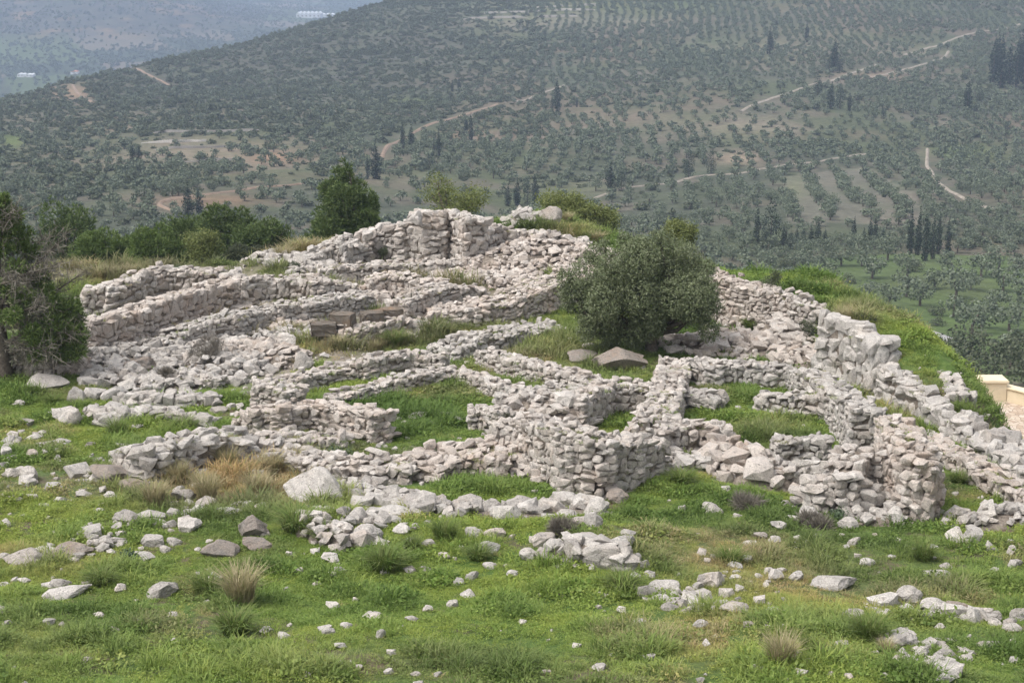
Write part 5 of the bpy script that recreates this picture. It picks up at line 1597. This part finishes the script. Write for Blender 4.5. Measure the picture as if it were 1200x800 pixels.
# olives on a planted grid, denser or thinner by grove
sp = 5.3
gxn = np.arange(-460, 620, sp); gyn = np.arange(180, 1400, sp * 1.12)
GXn, GYn = np.meshgrid(gxn, gyn)
rx_ = GXn.ravel(); ry_ = GYn.ravel()
th = 0.28
jit = np.where(rx_ > -10, 0.75, 2.2) * (0.6 + 0.8 * vnoise(rx_ / 60, ry_ / 60, 301))
X = rx_ * math.cos(th) + g.normal(size=rx_.size) * jit + np.sin(ry_ / 70) * 8
Y = ry_ + rx_ * math.sin(th) * 0.5 + g.normal(size=rx_.size) * jit + np.sin(rx_ / 50) * 8
k = (np.abs(X) < Y * 0.47 + 15) & (Y > 150) & (Y < 1420)
X, Y = X[k], Y[k]; Z = far_z(X, Y); px, py = project(X, Y, Z)
def olive_density(px, py, X, Y):
    d = np.full(px.shape, 0.72)
    d = np.where(px > 560, 0.86, d)
    d = np.where((px < 620) & (py < 150), 0.18, d)
    d = np.where((px < 360) & (py > 150) & (py < 215), 0.55, d)
    d = np.where((px > 430) & (px < 780) & (py > 140) & (py < 215), 0.97, d)
    d = d * (0.55 + 0.8 * sstep(0.35, 0.55, fbm(X / 55, Y / 70, 201, 4)))
    for cx, cy, rx, ry, a in [(240, 178, 110, 20, .75), (760, 150, 110, 18, .35), (860, 186, 28, 8, .95), (470, 60, 130, 40, .6), (85, 110, 30, 12, .9), (1040, 92, 60, 7, .5), (900, 52, 90, 22, .25), (1130, 178, 40, 7, .7), (660, 22, 120, 9, .5), (930, 222, 12, 14, .8)]:
        d = d * (1 - a * np.exp(-((px - cx) / rx) ** 2 - ((py - cy) / ry) ** 2))
    d = np.where(in_poly(px, py, MEADOW), 0.0, d)
    d = np.where(in_poly(px, py, STRIPS), 0.0, d)
    d = np.where((px > 1000) & (py > 360), 0.0, d)
    return d
k = (g.random(len(X)) < olive_density(px, py, X, Y)) & off_tracks(X, Y)
olive_xy = [(a, b) for a, b in zip(X[k], Y[k])]
# rows between the ploughed strips
A0 = np.array(hit_far(930, 262)[:2]); A1 = np.array(hit_far(905, 195)[:2]); B0 = np.array(hit_far(1165, 262)[:2])
row_d = (A1 - A0) / np.linalg.norm(A1 - A0); across = np.array([row_d[1], -row_d[0]])
W_ = abs(np.dot(B0 - A0, across)); sgn = np.sign(np.dot(B0 - A0, across))
for i in range(-1, int(W_ / 9.2) + 4):
    for j in range(-6, 34):
        p = A0 + across * sgn * (i * 9.2) + row_d * (j * 3.9) + g.normal(size=2) * 0.8
        q = project(p[0], p[1], float(far_z(*p)))
        if in_poly(np.array([q[0]]), np.array([q[1]]), STRIPS)[0] and g.random() < 0.86:
            olive_xy.append((p[0], p[1]))
# single trees of the green meadow, measured on the photograph
MEAD = [(965, 331, 'g'), (983, 333, 's'), (1022, 327, 'g'), (1063, 328, 'g'), (1072, 319, 's'), (1115, 322, 'g'), (1095, 339, 'g'), (1020, 350, 'g'), (1062, 348, 'g'), (1078, 359, 'g'), (1137, 340, 'g'), (1097, 370, 's'), (1117, 371, 'g'), (1120, 350, 'g'), (1165, 362, 'g'), (1150, 385, 'g'),
        (1097, 382, 's'), (1043, 360, 'g'), (1183, 388, 'g'), (923, 315, 's'), (943, 317, 'g'), (997, 332, 's'), (1175, 342, 'g'), (1195, 352, 'g'), (1140, 392, 'g'), (1190, 322, 'g'), (1170, 315, 'g'), (1150, 325, 'g'), (1010, 312, 'g'), (985, 312, 'g'), (960, 312, 's'), (1040, 305, 'g'), (1195, 372, 'g')]
FOREST = [hit_far(px_, py_)[:2] for px_, py_, t_ in MEAD if t_ == 'g']
n_mead = len(FOREST)
olive_xy = FOREST + olive_xy
OX = np.array(olive_xy); OZ = far_z(OX[:, 0], OX[:, 1])
opx, opy = project(OX[:, 0], OX[:, 1], OZ)
osz = g.uniform(0.52, 0.86, len(OX)) * np.where(fbm(OX[:, 0] / 60, OX[:, 1] / 80, 211, 3) > 0.6, 0.8, 1.0)
osz[:n_mead] = g.uniform(0.85, 1.1, n_mead)
inview = (opx > -5) & (opx < 1205) & (opy < 412) & (opy > -5)
# height of the near skyline by column, to leave out the trees it hides
SKY_X = [0, 60, 120, 200, 280, 345, 365, 445, 485, 560, 620, 720, 790, 840, 870, 960, 1050, 1110, 1135, 1200]
SKY_Y = [235, 262, 268, 258, 262, 285, 190, 190, 205, 215, 235, 268, 262, 296, 305, 345, 390, 430, 440, 450]
inview &= opy - 4 < np.interp(opx, SKY_X, SKY_Y)
order = np.argsort(np.where(inview, OX[:, 1] / osz, 1e9))
NEARN = 290
sel = order[:NEARN]
GR = 'olive trees of the groves below the citadel'
for q, i in enumerate(sel):
    a, b = OX[i]; v = int(g.integers(len(OL_NEAR)))
    me, cr, tk = OL_NEAR[v]
    if i < n_mead: lab, gp = 'olive tree standing apart in the green meadow', 'olive trees in the green meadow'
    elif in_poly(np.array([opx[i]]), np.array([opy[i]]), STRIPS)[0]: lab, gp = 'olive tree in a row between bare ploughed strips', 'olive trees in the ploughed rows'
    elif opx[i] < 560: lab, gp = 'grey green olive tree on the slope behind the left pines', 'olive trees behind the left pines'
    else: lab, gp = 'grey green olive tree in the dense grove behind the ruins', 'olive trees of the dense grove'
    if i >= n_mead:
        szw = 'small' if osz[i] < 0.6 else 'large' if osz[i] > 0.76 else 'middling'
        if gp.endswith('rows'):
            where = 'left strips' if opx[i] < 975 else 'middle strips' if opx[i] < 1060 else 'right strips'
            lab = '%s olive tree in a ploughed row, %s, %s end' % (szw, where, 'far' if opy[i] < 232 else 'near')
        else:
            spots = [(20, 'beyond the leaning pine'), (130, 'left of the cypress pair'), (227, 'around the cypress pair'), (310, 'beyond the flat-topped pine'), (390, 'beside the tall dark pine'), (470, 'left of the airy tree'), (560, 'right of the airy tree'),
                     (650, 'over the lone boulder'), (740, 'over the yellowish bush'), (800, 'over the round olive'), (860, 'left of the broad conifer'), (930, 'above the short cypress hedge'), (1020, 'above the short cypress group'), (1090, 'above the six cypresses'), (1180, 'at the right edge')]
            lab = '%s olive tree %s, %s' % (szw, min(spots, key=lambda q_: abs(q_[0] - opx[i]))[1], 'far back' if opy[i] < 215 else 'midway' if opy[i] < 250 else 'in front')
    loc = (a, b, float(OZ[i]) - 0.15)
    if True:
        root = link('olive_tree', None, loc=loc); tag(root, lab, 'olive tree', gp)
        kk = ('olp', v)
        if kk not in _mesh_cache:
            _mesh_cache[kk] = (mesh_np('crown', *cr, [M['olive_far']]), mesh_np('trunk', *tk, [M['bark']]))
        link('crown', _mesh_cache[kk][0], root); link('trunk', _mesh_cache[kk][1], root)
        o = root
    else:
        o = link('olive_tree', me, loc=loc); tag(o, lab, 'olive tree', gp)
    s_ = float(osz[i]); o.scale = (s_, s_, s_ * random.uniform(0.85, 1.1)); o.rotation_euler = (0, 0, random.uniform(0, 6.28))
rest = np.setdiff1d(np.arange(len(OX)), sel)
PT = [np.column_stack([OX[rest], OZ[rest] - 0.2])]; SCL = [osz[rest]]; IDX = [g.integers(0, 5, len(rest))]

# maquis: scattered dark bushes, thick on the shoulder and in the gullies
n = 110000
Y = np.sqrt(g.uniform(150.0 ** 2, 1450.0 ** 2, n)); X = g.uniform(-1, 1, n) * (Y * 0.46 + 15)
Z = far_z(X, Y); px, py = project(X, Y, Z)
d = 0.05 + 0.30 * sstep(0.52, 0.64, fbm(X / 38, Y / 55, 221, 4))
d = np.where((px < 640) & (py < 160), 0.75 + 0.75 * sstep(0.36, 0.56, fbm(X / 40, Y / 60, 231, 4)), d)
d = np.where((px < 400) & (py >= 160), 0.22 + 0.6 * sstep(0.48, 0.6, fbm(X / 30, Y / 50, 241, 4)), d)
for cx, cy, rx, ry, a in [(1140, 395, 60, 22, .9), (1150, 285, 60, 14, .6), (930, 170, 120, 6, .8), (1120, 105, 90, 30, .45), (1000, 110, 60, 10, .5), (640, 215, 90, 14, .35), (1180, 330, 30, 40, .4), (700, 60, 130, 25, .5), (880, 285, 60, 10, .7), (300, 140, 120, 12, .5), (60, 200, 110, 22, .7), (760, 200, 60, 10, .4), (900, 150, 60, 5, .6), (1040, 355, 30, 10, .7), (1090, 420, 40, 20, .9), (1180, 430, 60, 30, 1)]:
    d = d + a * np.exp(-((px - cx) / rx) ** 2 - ((py - cy) / ry) ** 2)
for cx, cy, rx, ry, a in [(240, 178, 100, 16, .8), (85, 110, 26, 10, .9), (860, 186, 26, 7, .95), (680, 22, 120, 8, .6), (15, 165, 20, 10, .9), (1130, 178, 40, 7, .8)]:
    d = d * (1 - a * np.exp(-((px - cx) / rx) ** 2 - ((py - cy) / ry) ** 2))
d = np.where(in_poly(px, py, MEADOW), 0.015, d); d = np.where(in_poly(px, py, STRIPS), 0.01, d)
d = d * np.clip(Y / 600, 0.45, 1.0) * 0.75
k = (g.random(n) < d) & off_tracks(X, Y)
X, Y, Z, px, py = X[k], Y[k], Z[k], px[k], py[k]
m_ = len(X)
big = g.random(m_) < 0.45
PT.append(np.column_stack([X, Y, Z - 0.2])); SCL.append(np.clip(g.lognormal(-0.62, 0.36, m_), 0.25, 1.2)); IDX.append(np.where(big, g.integers(5, 9, m_), g.integers(9, 13, m_)))
PT = np.concatenate(PT); SCL = np.concatenate(SCL); IDX = np.concatenate(IDX)
instancer('olive_groves_and_scrub', PT, g.uniform(0, 6.28, len(PT)), SCL, IDX, FAR_V)
print('far plants', len(PT), 'olives', len(OX))

# vegetation of the hills beyond, merged by distance
n = 48000
Y = g.uniform(1500, 4200, n); X = g.uniform(-1, 1, n) * Y * 0.42
k = g.random(n) < 0.25 + 0.6 * sstep(0.4, 0.6, fbm(X / 90, Y / 120, 251, 4))
k &= X < Y * 0.02
X, Y = X[k], Y[k]; Z = far_z(X, Y)
instancer('distant_scrub', np.column_stack([X, Y, Z - 0.5]), g.uniform(0, 6.28, len(X)), g.uniform(0.6, 1.5, len(X)), g.integers(0, 9, len(X)), FAR_V)

# larger single bushes in the meadow and dark thicket by the terrace
BUSH = [far_tree_mesh('bush', 680 + i, 2.4, 620, 0.36, 'scrub', 0.15, 0.72, 12) for i in range(4)]
bush_parts = [(mesh_np('foliage', *b_[1], [M['scrub']]), mesh_np('stem', *b_[2], [M['bark']])) for b_ in BUSH]
def bush(px_, py_, w, lab, gp, ymin=130.0, hk=1.0):
    a, b, c = hit_far(px_, py_, ymin)
    k_ = ppm(a, b, c); s_ = w / k_ / 4.8
    v = int(g.integers(4))
    root = link('bush', None, loc=(a, b, c - 0.2)); tag(root, lab, 'bush', gp)
    link('foliage', bush_parts[v][0], root); link('stem', bush_parts[v][1], root)
    root.scale = (s_, s_, s_ * hk); root.rotation_euler = (0, 0, random.uniform(0, 6.28))
for px_, py_, t_ in MEAD:
    if t_ == 's': bush(px_, py_, 21, 'round dark bush on the green meadow', 'dark bushes on the green meadow')
for px_, py_, w, h_ in [(1105, 425, 50, 1), (1135, 418, 56, 1.1), (1165, 425, 52, 1.1), (1192, 420, 50, 1), (1180, 440, 60, 1.1), (1150, 445, 48, 1), (1120, 440, 44, 1), (1205, 450, 60, 1), (1090, 408, 40, .9), (1062, 398, 34, .8), (1040, 375, 36, .8), (1025, 362, 30, .7), (1060, 382, 26, .7)]:
    bush(px_, py_, w, 'dark evergreen thicket bush below the paved terrace' if px_ > 1080 else 'brownish bush at the foot of the grass bank, beyond the crest', 'thicket below the paved terrace' if px_ > 1080 else 'bushes beyond the grass bank', 100.0, h_)

# cypresses and dark conifers, measured on the photograph: x, foot y, height, width
def cyp_mesh(seed, wid):
    g = np.random.default_rng(seed)
    bl = []
    for i in range(13):
        f = i / 12
        r = wid * (0.35 + 0.65 * math.sin(math.pi * min(1, 0.12 + f * 0.95)) ** 0.7) * (1 - f ** 4 * 0.75)
        bl.append(((g.normal() * 0.1, g.normal() * 0.1, 0.4 + f * 9.2), (r, r, 0.9)))
    c, d = blob_points(bl, 900, g, 2.2)
    d[:, 2] += 0.6
    return mesh_np('crown', *leaf_quads(c, 0.42, 0.55, g, 0, d), [M['cypress']])


CYP = [cyp_mesh(700 + i, 0.95) for i in range(4)]
CON = [cyp_mesh(720 + i, 2.3) for i in range(3)]
CTR = mesh_np('trunk', *tube([(0, 0, -0.8), (0, 0, 1), (0, 0, 6)], [0.24, 0.2, 0.08], 6), [M['bark']])
def cypress(px_, py_, h, w, lab, gp):
    a, b, c = hit_far(px_, py_)
    k_ = ppm(a, b, c); H = h / k_ * 1.28; W = w / k_
    fat = W / H > 0.34
    root = link('conifer' if fat else 'cypress_tree', None, loc=(a, b, c - 0.2)); tag(root, lab, 'conifer' if fat else 'cypress', gp)
    link('crown', random.choice(CON if fat else CYP), root); link('trunk', CTR, root)
    root.scale = (W / (4.6 if fat else 1.95), W / (4.6 if fat else 1.95), H / 10.4)
    root.rotation_euler = (0, 0, random.uniform(0, 6.28))
for i, (px_, py_, h, w) in enumerate([(1066, 297, 46, 9), (1075, 299, 47, 9), (1084, 306, 53, 10), (1092, 304, 45, 8), (1099, 298, 42, 8), (1110, 297, 36, 8)]):
    cypress(px_, py_, h, w, ['first and leftmost', 'second', 'tallest', 'fourth', 'fifth', 'rightmost'][i] + ' cypress of the row of six slim ones above the green meadow', 'row of six cypresses above the green meadow')
for px_, py_, h, w, lab, gp in [
    (221, 259, 37, 14, 'left cypress of the pair beside the red earth bend', 'pair of cypresses beside the red earth bend'), (234, 258, 32, 11, 'right cypress of the pair beside the red earth bend', 'pair of cypresses beside the red earth bend'),
    (156, 194, 23, 8, 'left one of two dark cypresses under the bleached terraces', 'cypresses under the bleached terraces'), (163, 194, 21, 9, 'right one of two dark cypresses under the bleached terraces', 'cypresses under the bleached terraces'),
    (886, 292, 46, 8, 'slim cypress against the broad dark conifer', None), (903, 292, 54, 26, 'broad dark conifer rising behind the grass bank', None), (1000, 286, 28, 7, 'single small cypress left of the short dark group', None),
    (653, 133, 34, 9, 'tall cypress by the end of the middle track', None), (647, 133, 18, 5, 'short cypress touching the tall one by the middle track', None),
    (472, 178, 33, 6, 'slim cypress at the bend of the red track', None), (482, 176, 26, 8, 'dark cypress just right of the bend of the red track', None), (514, 187, 30, 6, 'slim cypress under the red earth patch', None), (552, 167, 30, 6, 'slim cypress beside the red earth patch', None), (546, 157, 16, 6, 'short cypress left of the slim one by the red patch', None),
    (441, 210, 34, 14, 'dark conifer at the lower end of the red track', None), (431, 210, 24, 6, 'slim conifer left of the lower end of the red track', None), (503, 199, 18, 12, 'squat conifer in the lower grove', None), (715, 224, 28, 12, 'dark conifer at the lower edge of the dense grove', None), (728, 224, 24, 12, 'second dark conifer at the lower edge of the dense grove', None),
    (606, 241, 26, 10, 'conifer of the dark group behind the airy tree', None), (618, 240, 24, 12, 'squat conifer behind the green mound', None), (627, 236, 26, 10, 'pointed conifer behind the green mound', None), (595, 242, 22, 9, 'leftmost conifer behind the green mound', None),
    (945, 50, 21, 5, 'lone slim cypress high on the upper slope', None), (977, 84, 34, 9, 'pointed tree of the clump above the pale road', None), (972, 84, 20, 14, 'round dark tree at the left of the clump above the pale road', None), (984, 84, 20, 12, 'round dark tree at the right of the clump above the pale road', None), (902, 64, 26, 9, 'dim conifer on the upper slope', None),
    (958, 112, 21, 14, 'dark conifer touching the pale road', None), (973, 128, 26, 10, 'conifer below the pale road, left of three', None), (984, 128, 26, 12, 'conifer below the pale road, middle of three', None), (995, 130, 20, 6, 'conifer below the pale road, right of three', None),
    (857, 114, 18, 10, 'small round conifer left of the pale road', None), (825, 108, 12, 6, 'tiny conifer left of the pale road', None), (1133, 132, 33, 10, 'tall dark cypress on the right slope', None), (1148, 122, 20, 10, 'dark tree right of the tall cypress', None), (807, 208, 30, 16, 'dark conifer left of the orange earth patch', None), (833, 204, 26, 14, 'dark conifer right of the orange earth patch', None),
    (1180, 158, 16, 12, 'dark conifer near the right edge of the slope', None), (530, 108, 11, 4, 'tiny cypress on the shoulder, left of a few', None), (538, 106, 12, 5, 'tiny cypress on the shoulder, right of a few', None), (676, 126, 10, 3, 'tiny cypress right of the middle track', None), (770, 282, 24, 4, 'thin cypress peeping over the round olive', None), (190, 75, 7, 3, 'tiny cypress on the far left ridge', None), (1035, 140, 14, 8, 'dark tree in the gully of the right slope', None)]:
    cypress(px_, py_, h, w, lab, gp or 'scattered dark conifers of the slope')
for i, (px_, py_, h, w) in enumerate([(918, 292, 24, 8), (926, 292, 20, 8), (933, 292, 22, 7), (941, 290, 18, 8), (950, 290, 22, 8), (958, 290, 28, 9), (966, 290, 20, 8), (1019, 289, 30, 7), (1025, 290, 32, 7), (1012, 290, 20, 8), (1034, 292, 22, 7)]):
    cypress(px_, py_, h, w, 'short cypress of the dark hedge line right of the broad conifer' if px_ < 1000 else 'cypress of the short group left of the row of six', 'cypress hedge line above the meadow' if px_ < 1000 else 'short cypress group')
for px_, py_, h, w in [(1163, 100, 48, 12), (1172, 104, 50, 12), (1181, 104, 44, 12), (1190, 106, 54, 12), (1199, 104, 60, 12), (1168, 88, 40, 10), (1195, 90, 46, 12)]:
    cypress(px_, py_, h, w, 'tall dark conifer of the wood at the right edge of the slope', 'conifer wood at the right edge of the slope')

# ------------------------------------------------------------------ dry stone terrace walls on the slope, far buildings
def terrace(pix, h, lab):
    P = np.array([hit_far(*p)[:2] for p in pix])
    seg = np.linalg.norm(P[1:] - P[:-1], axis=1); cum = np.concatenate([[0], np.cumsum(seg)])
    u = np.arange(0, cum[-1], 2.5)
    Q = np.stack([np.interp(u, cum, P[:, 0]), np.interp(u, cum, P[:, 1])], 1) + rng.normal(size=(len(u), 2)) * 0.25
    z_ = far_z(Q[:, 0], Q[:, 1]); hh = h * (2.6 * vnoise(u / 9, u * 0, 77) - 0.6)
    rows = [np.column_stack([Q + (0, -0.4), z_ - 0.6]), np.column_stack([Q + (0, -0.3), z_ + hh]), np.column_stack([Q + (0, 0.1), z_ + hh * 0.95]), np.column_stack([Q + (0, 0.2), z_ - 0.5])]
    V = np.stack(rows, 1).reshape(-1, 3); idx = np.arange(len(V)).reshape(-1, 4)
    F = np.stack([idx[:-1, :-1], idx[:-1, 1:], idx[1:, 1:], idx[1:, :-1]], -1).reshape(-1, 4)
    tag(link('terrace_wall', mesh_np('terrace_wall', V, F, [M['stone_grey']])), lab, 'wall', 'dry stone terraces on the slope')
terrace([(170, 157), (220, 156), (270, 155), (310, 154)], 0.55, 'highest long dry stone terrace on the left slope')
terrace([(165, 168), (210, 167), (250, 166)], 0.55, 'second dry stone terrace on the left slope')
terrace([(180, 176), (230, 174), (290, 172)], 0.50, 'third dry stone terrace on the left slope')
terrace([(215, 190), (255, 189), (290, 188)], 0.50, 'lowest dry stone terrace on the left slope')
terrace([(538, 24), (600, 22), (680, 20)], 0.80, 'lower pale terrace high on the hill top')
terrace([(560, 17), (620, 15), (700, 13)], 0.75, 'middle pale terrace high on the hill top')
terrace([(600, 10), (650, 9), (700, 7)], 0.70, 'upper pale terrace high on the hill top')


def shed(name, px_, py_, w, d, h, lab, wall_m, roof_m, cat, ymin=1500.0, bays=4):
    a, b, c = hit_far(px_, py_, ymin)
    k_ = ppm(a, b, c); W = w / k_; D = d; H = h / k_
    root = link(name, None, loc=(a, b, c)); tag(root, lab, cat)
    def box(nm, x0, x1, y0, y1, z0, z1, mt):
        V = np.array([(x, y, z) for z in (z0, z1) for y in (y0, y1) for x in (x0, x1)])
        F = np.array([(0, 2, 3, 1), (4, 5, 7, 6), (0, 1, 5, 4), (2, 6, 7, 3), (0, 4, 6, 2), (1, 3, 7, 5)])
        return link(nm, mesh_np(nm, V, F, [M[mt]]), root)
    box('wall', -W / 2, W / 2, -D / 2, D / 2, -1.5, H * 0.7, wall_m)
    bw = W / bays
    for i in range(bays):                           # pitched roof bays
        x0 = -W / 2 + i * bw - 0.05; x1 = x0 + bw; xm = (x0 + x1) / 2
        V = np.array([(x0, -D / 2 - .3, H * .7), (xm, -D / 2 - .3, H), (x1, -D / 2 - .3, H * .7), (x0, D / 2 + .3, H * .7), (xm, D / 2 + .3, H), (x1, D / 2 + .3, H * .7)])
        F = np.array([(0, 1, 4, 3), (1, 2, 5, 4), (0, 2, 1, 1), (3, 4, 5, 5)])
        me = bpy.data.meshes.new('roof'); me.from_pydata([tuple(v) for v in V], [], [(0, 1, 4, 3), (1, 2, 5, 4), (0, 2, 1), (3, 4, 5)]); me.materials.append(M[roof_m])
        link('roof', me, root)
        box('window', xm - bw * .2, xm + bw * .2, -D / 2 - .12, -D / 2 + .1, H * .25, H * .5, 'asphalt')


shed('greenhouse', 363, 21, 28, 40, 7, 'long white greenhouse on the hazy far plain', 'white_sheet', 'white_sheet', 'greenhouse', 1700, 6)
shed('greenhouse', 381, 20, 22, 30, 4, 'lower white shed right of the long greenhouse', 'white_sheet', 'white_sheet', 'greenhouse', 1700, 4)
shed('farm_shed', 26, 90, 8, 12, 4, 'left one of two small white sheds on the far fields', 'white_sheet', 'white_sheet', 'shed', 900, 2)
shed('farm_shed', 36, 90, 8, 12, 3.5, 'right one of two small white sheds on the far fields', 'white_sheet', 'white_sheet', 'shed', 900, 2)
shed('farmhouse', 88, 87, 8, 10, 4, 'small far house with a red roof at left', 'white_sheet', 'red_roof', 'house', 900, 1)

# ------------------------------------------------------------------ paved terrace with cream parapet, right edge
PZ = -19.6
def at_z(px_, py_, z):
    a, b = ray(px_, py_); y_ = z / float(b)
    return np.array((float(a) * y_, y_))
def prism(nm, quad, z0, z1, mt, parent=None, kind=None, bev=0.0):
    bm = bmesh.new()
    lo = [bm.verts.new((*q, z0)) for q in quad]; hi = [bm.verts.new((*q, z1)) for q in quad]
    n_ = len(quad)
    bm.faces.new(hi); bm.faces.new(lo[::-1])
    for i in range(n_): bm.faces.new((lo[i], lo[(i + 1) % n_], hi[(i + 1) % n_], hi[i]))
    bmesh.ops.recalc_face_normals(bm, faces=bm.faces[:])
    if bev: bmesh.ops.bevel(bm, geom=bm.edges[:], offset=bev, segments=2, affect='EDGES')
    me = bpy.data.meshes.new(nm); bm.to_mesh(me); bm.free(); me.materials.append(M[mt])
    o = link(nm, me, parent)
    if kind: tag(o, kind=kind)
    return o
K0 = at_z(1122, 468, PZ); K1 = at_z(1150, 466, PZ); K2 = at_z(1176, 466, PZ); K3 = at_z(1330, 505, PZ)
F0 = at_z(1100, 525, PZ); F1 = at_z(1330, 560, PZ)
prism('pavement', [F0, F1, K3 + (2, 2), K2 + (0.5, 2.0), K0 + (0, 0.6)], PZ - 3.5, PZ, 'paving', kind='structure')
root = link('parapet', None, loc=(K2[0], K2[1], PZ)); tag(root, 'cream plastered parapet with a capped square pier, edging the paved terrace', 'parapet')
def loc(q): return (q[0] - K2[0], q[1] - K2[1])
S = 1 / ppm(K2[0], K2[1], PZ)
c = at_z(1160, 467, PZ); r = 15 * S
prism('pier', [loc(c + d_) for d_ in ((-r, -r * .8), (r, -r * .8), (r, r * .8), (-r, r * .8))], -0.3, 22 * S, 'cream', root, bev=0.02)
prism('cap', [loc(c + d_) for d_ in ((-r * 1.12, -r * .92), (r * 1.12, -r * .92), (r * 1.12, r * .92), (-r * 1.12, r * .92))], 22 * S + 0.003, 25.5 * S, 'cream', root, bev=0.03)
w0 = c + (r * 0.98, 0.0); w1 = at_z(1330, 508, PZ)
dv = (w1 - w0) / np.linalg.norm(w1 - w0); nv = np.array([-dv[1], dv[0]]) * 0.22
prism('parapet_wall', [loc(w0 - nv), loc(w1 - nv), loc(w1 + nv), loc(w0 + nv)], -0.3, 15 * S, 'cream', root, bev=0.02)
prism('coping', [loc(w0 - nv * 1.3), loc(w1 - nv * 1.3), loc(w1 + nv * 1.3), loc(w0 + nv * 1.3)], 15 * S + 0.003, 17 * S, 'cream', root, bev=0.02)
k0 = at_z(1118, 458, PZ); k1 = c + (-r, 0)
dv = (k1 - k0) / np.linalg.norm(k1 - k0); nv = np.array([-dv[1], dv[0]]) * 0.2
prism('kerb', [loc(k0 - nv), loc(k1 - nv), loc(k1 + nv), loc(k0 + nv)], -0.3, 5 * S, 'cream', root, bev=0.02)

# ------------------------------------------------------------------ labels: look-alikes told apart by where they stand
ORD = 'first second third fourth fifth sixth seventh eighth ninth tenth eleventh twelfth thirteenth fourteenth fifteenth sixteenth seventeenth eighteenth nineteenth twentieth twenty-first twenty-second twenty-third twenty-fourth twenty-fifth twenty-sixth'.split()
from collections import defaultdict
by_label = defaultdict(list)
for o in SC.objects:
    if o.parent is None and 'label' in o: by_label[o['label']].append(o)
for lab, obs in by_label.items():
    if len(obs) < 2: continue
    P_ = [(float(project(*o.location)[0]), float(project(*o.location)[1]), o) for o in obs]
    rows = [sorted(P_, key=lambda q: q[0])]
    names = ['']
    if len(obs) > 7:
        P_.sort(key=lambda q: -q[1])
        nr = min(4, max(2, round(len(obs) / 8)))
        k = -(-len(P_) // nr)
        rows = [sorted(P_[i * k:(i + 1) * k], key=lambda q: q[0]) for i in range(nr)]
        names = {2: [' near row', ' far row'], 3: [' near row', ' middle row', ' far row'], 4: [' near row', ' second row', ' third row', ' far row']}[nr]
    for r_, nm in zip(rows, names):
        for i, (_, _, o) in enumerate(r_):
            o['label'] = lab + ', ' + (ORD[i] if i < len(r_) - 1 or i < 1 else 'last') + ' from left' + nm

# ------------------------------------------------------------------ the air
hz = bmesh.new()
bmesh.ops.create_cube(hz, size=1)
me = bpy.data.meshes.new('haze'); hz.to_mesh(me); hz.free()
m = bpy.data.materials.new('haze'); m.use_nodes = True
nt = m.node_tree
for n_ in list(nt.nodes): nt.nodes.remove(n_)
vp = nt.nodes.new('ShaderNodeVolumePrincipled'); vp.inputs['Color'].default_value = (0.47, 0.58, 0.80, 1); vp.inputs['Density'].default_value = HAZE_DENSITY
vp.inputs['Anisotropy'].default_value = 0.0
ou = nt.nodes.new('ShaderNodeOutputMaterial'); nt.links.new(vp.outputs[0], ou.inputs['Volume'])
me.materials.append(m)
zmin, zmax = -172.0, 3.0
zmin = min(zmin, float(min(o.data.vertices[i].co.z for o in (bpy.data.objects['plain'], bpy.data.objects['hillside']) for i in range(0, len(o.data.vertices), 7))) - 3)
o = link('haze', me, loc=(0, 4550, (zmin + zmax) / 2)); o.scale = (11600, 9120, zmax - zmin)
tag(o, kind='stuff')
top = max((o_.data.vertices[i].co.z for o_ in (bpy.data.objects['plain'], bpy.data.objects['hillside']) for i in range(0, len(o_.data.vertices), 7)))
print('terrain top', top, 'haze', zmin, zmax, 'stones', N_STONES[0], 'objects', len(SC.objects))
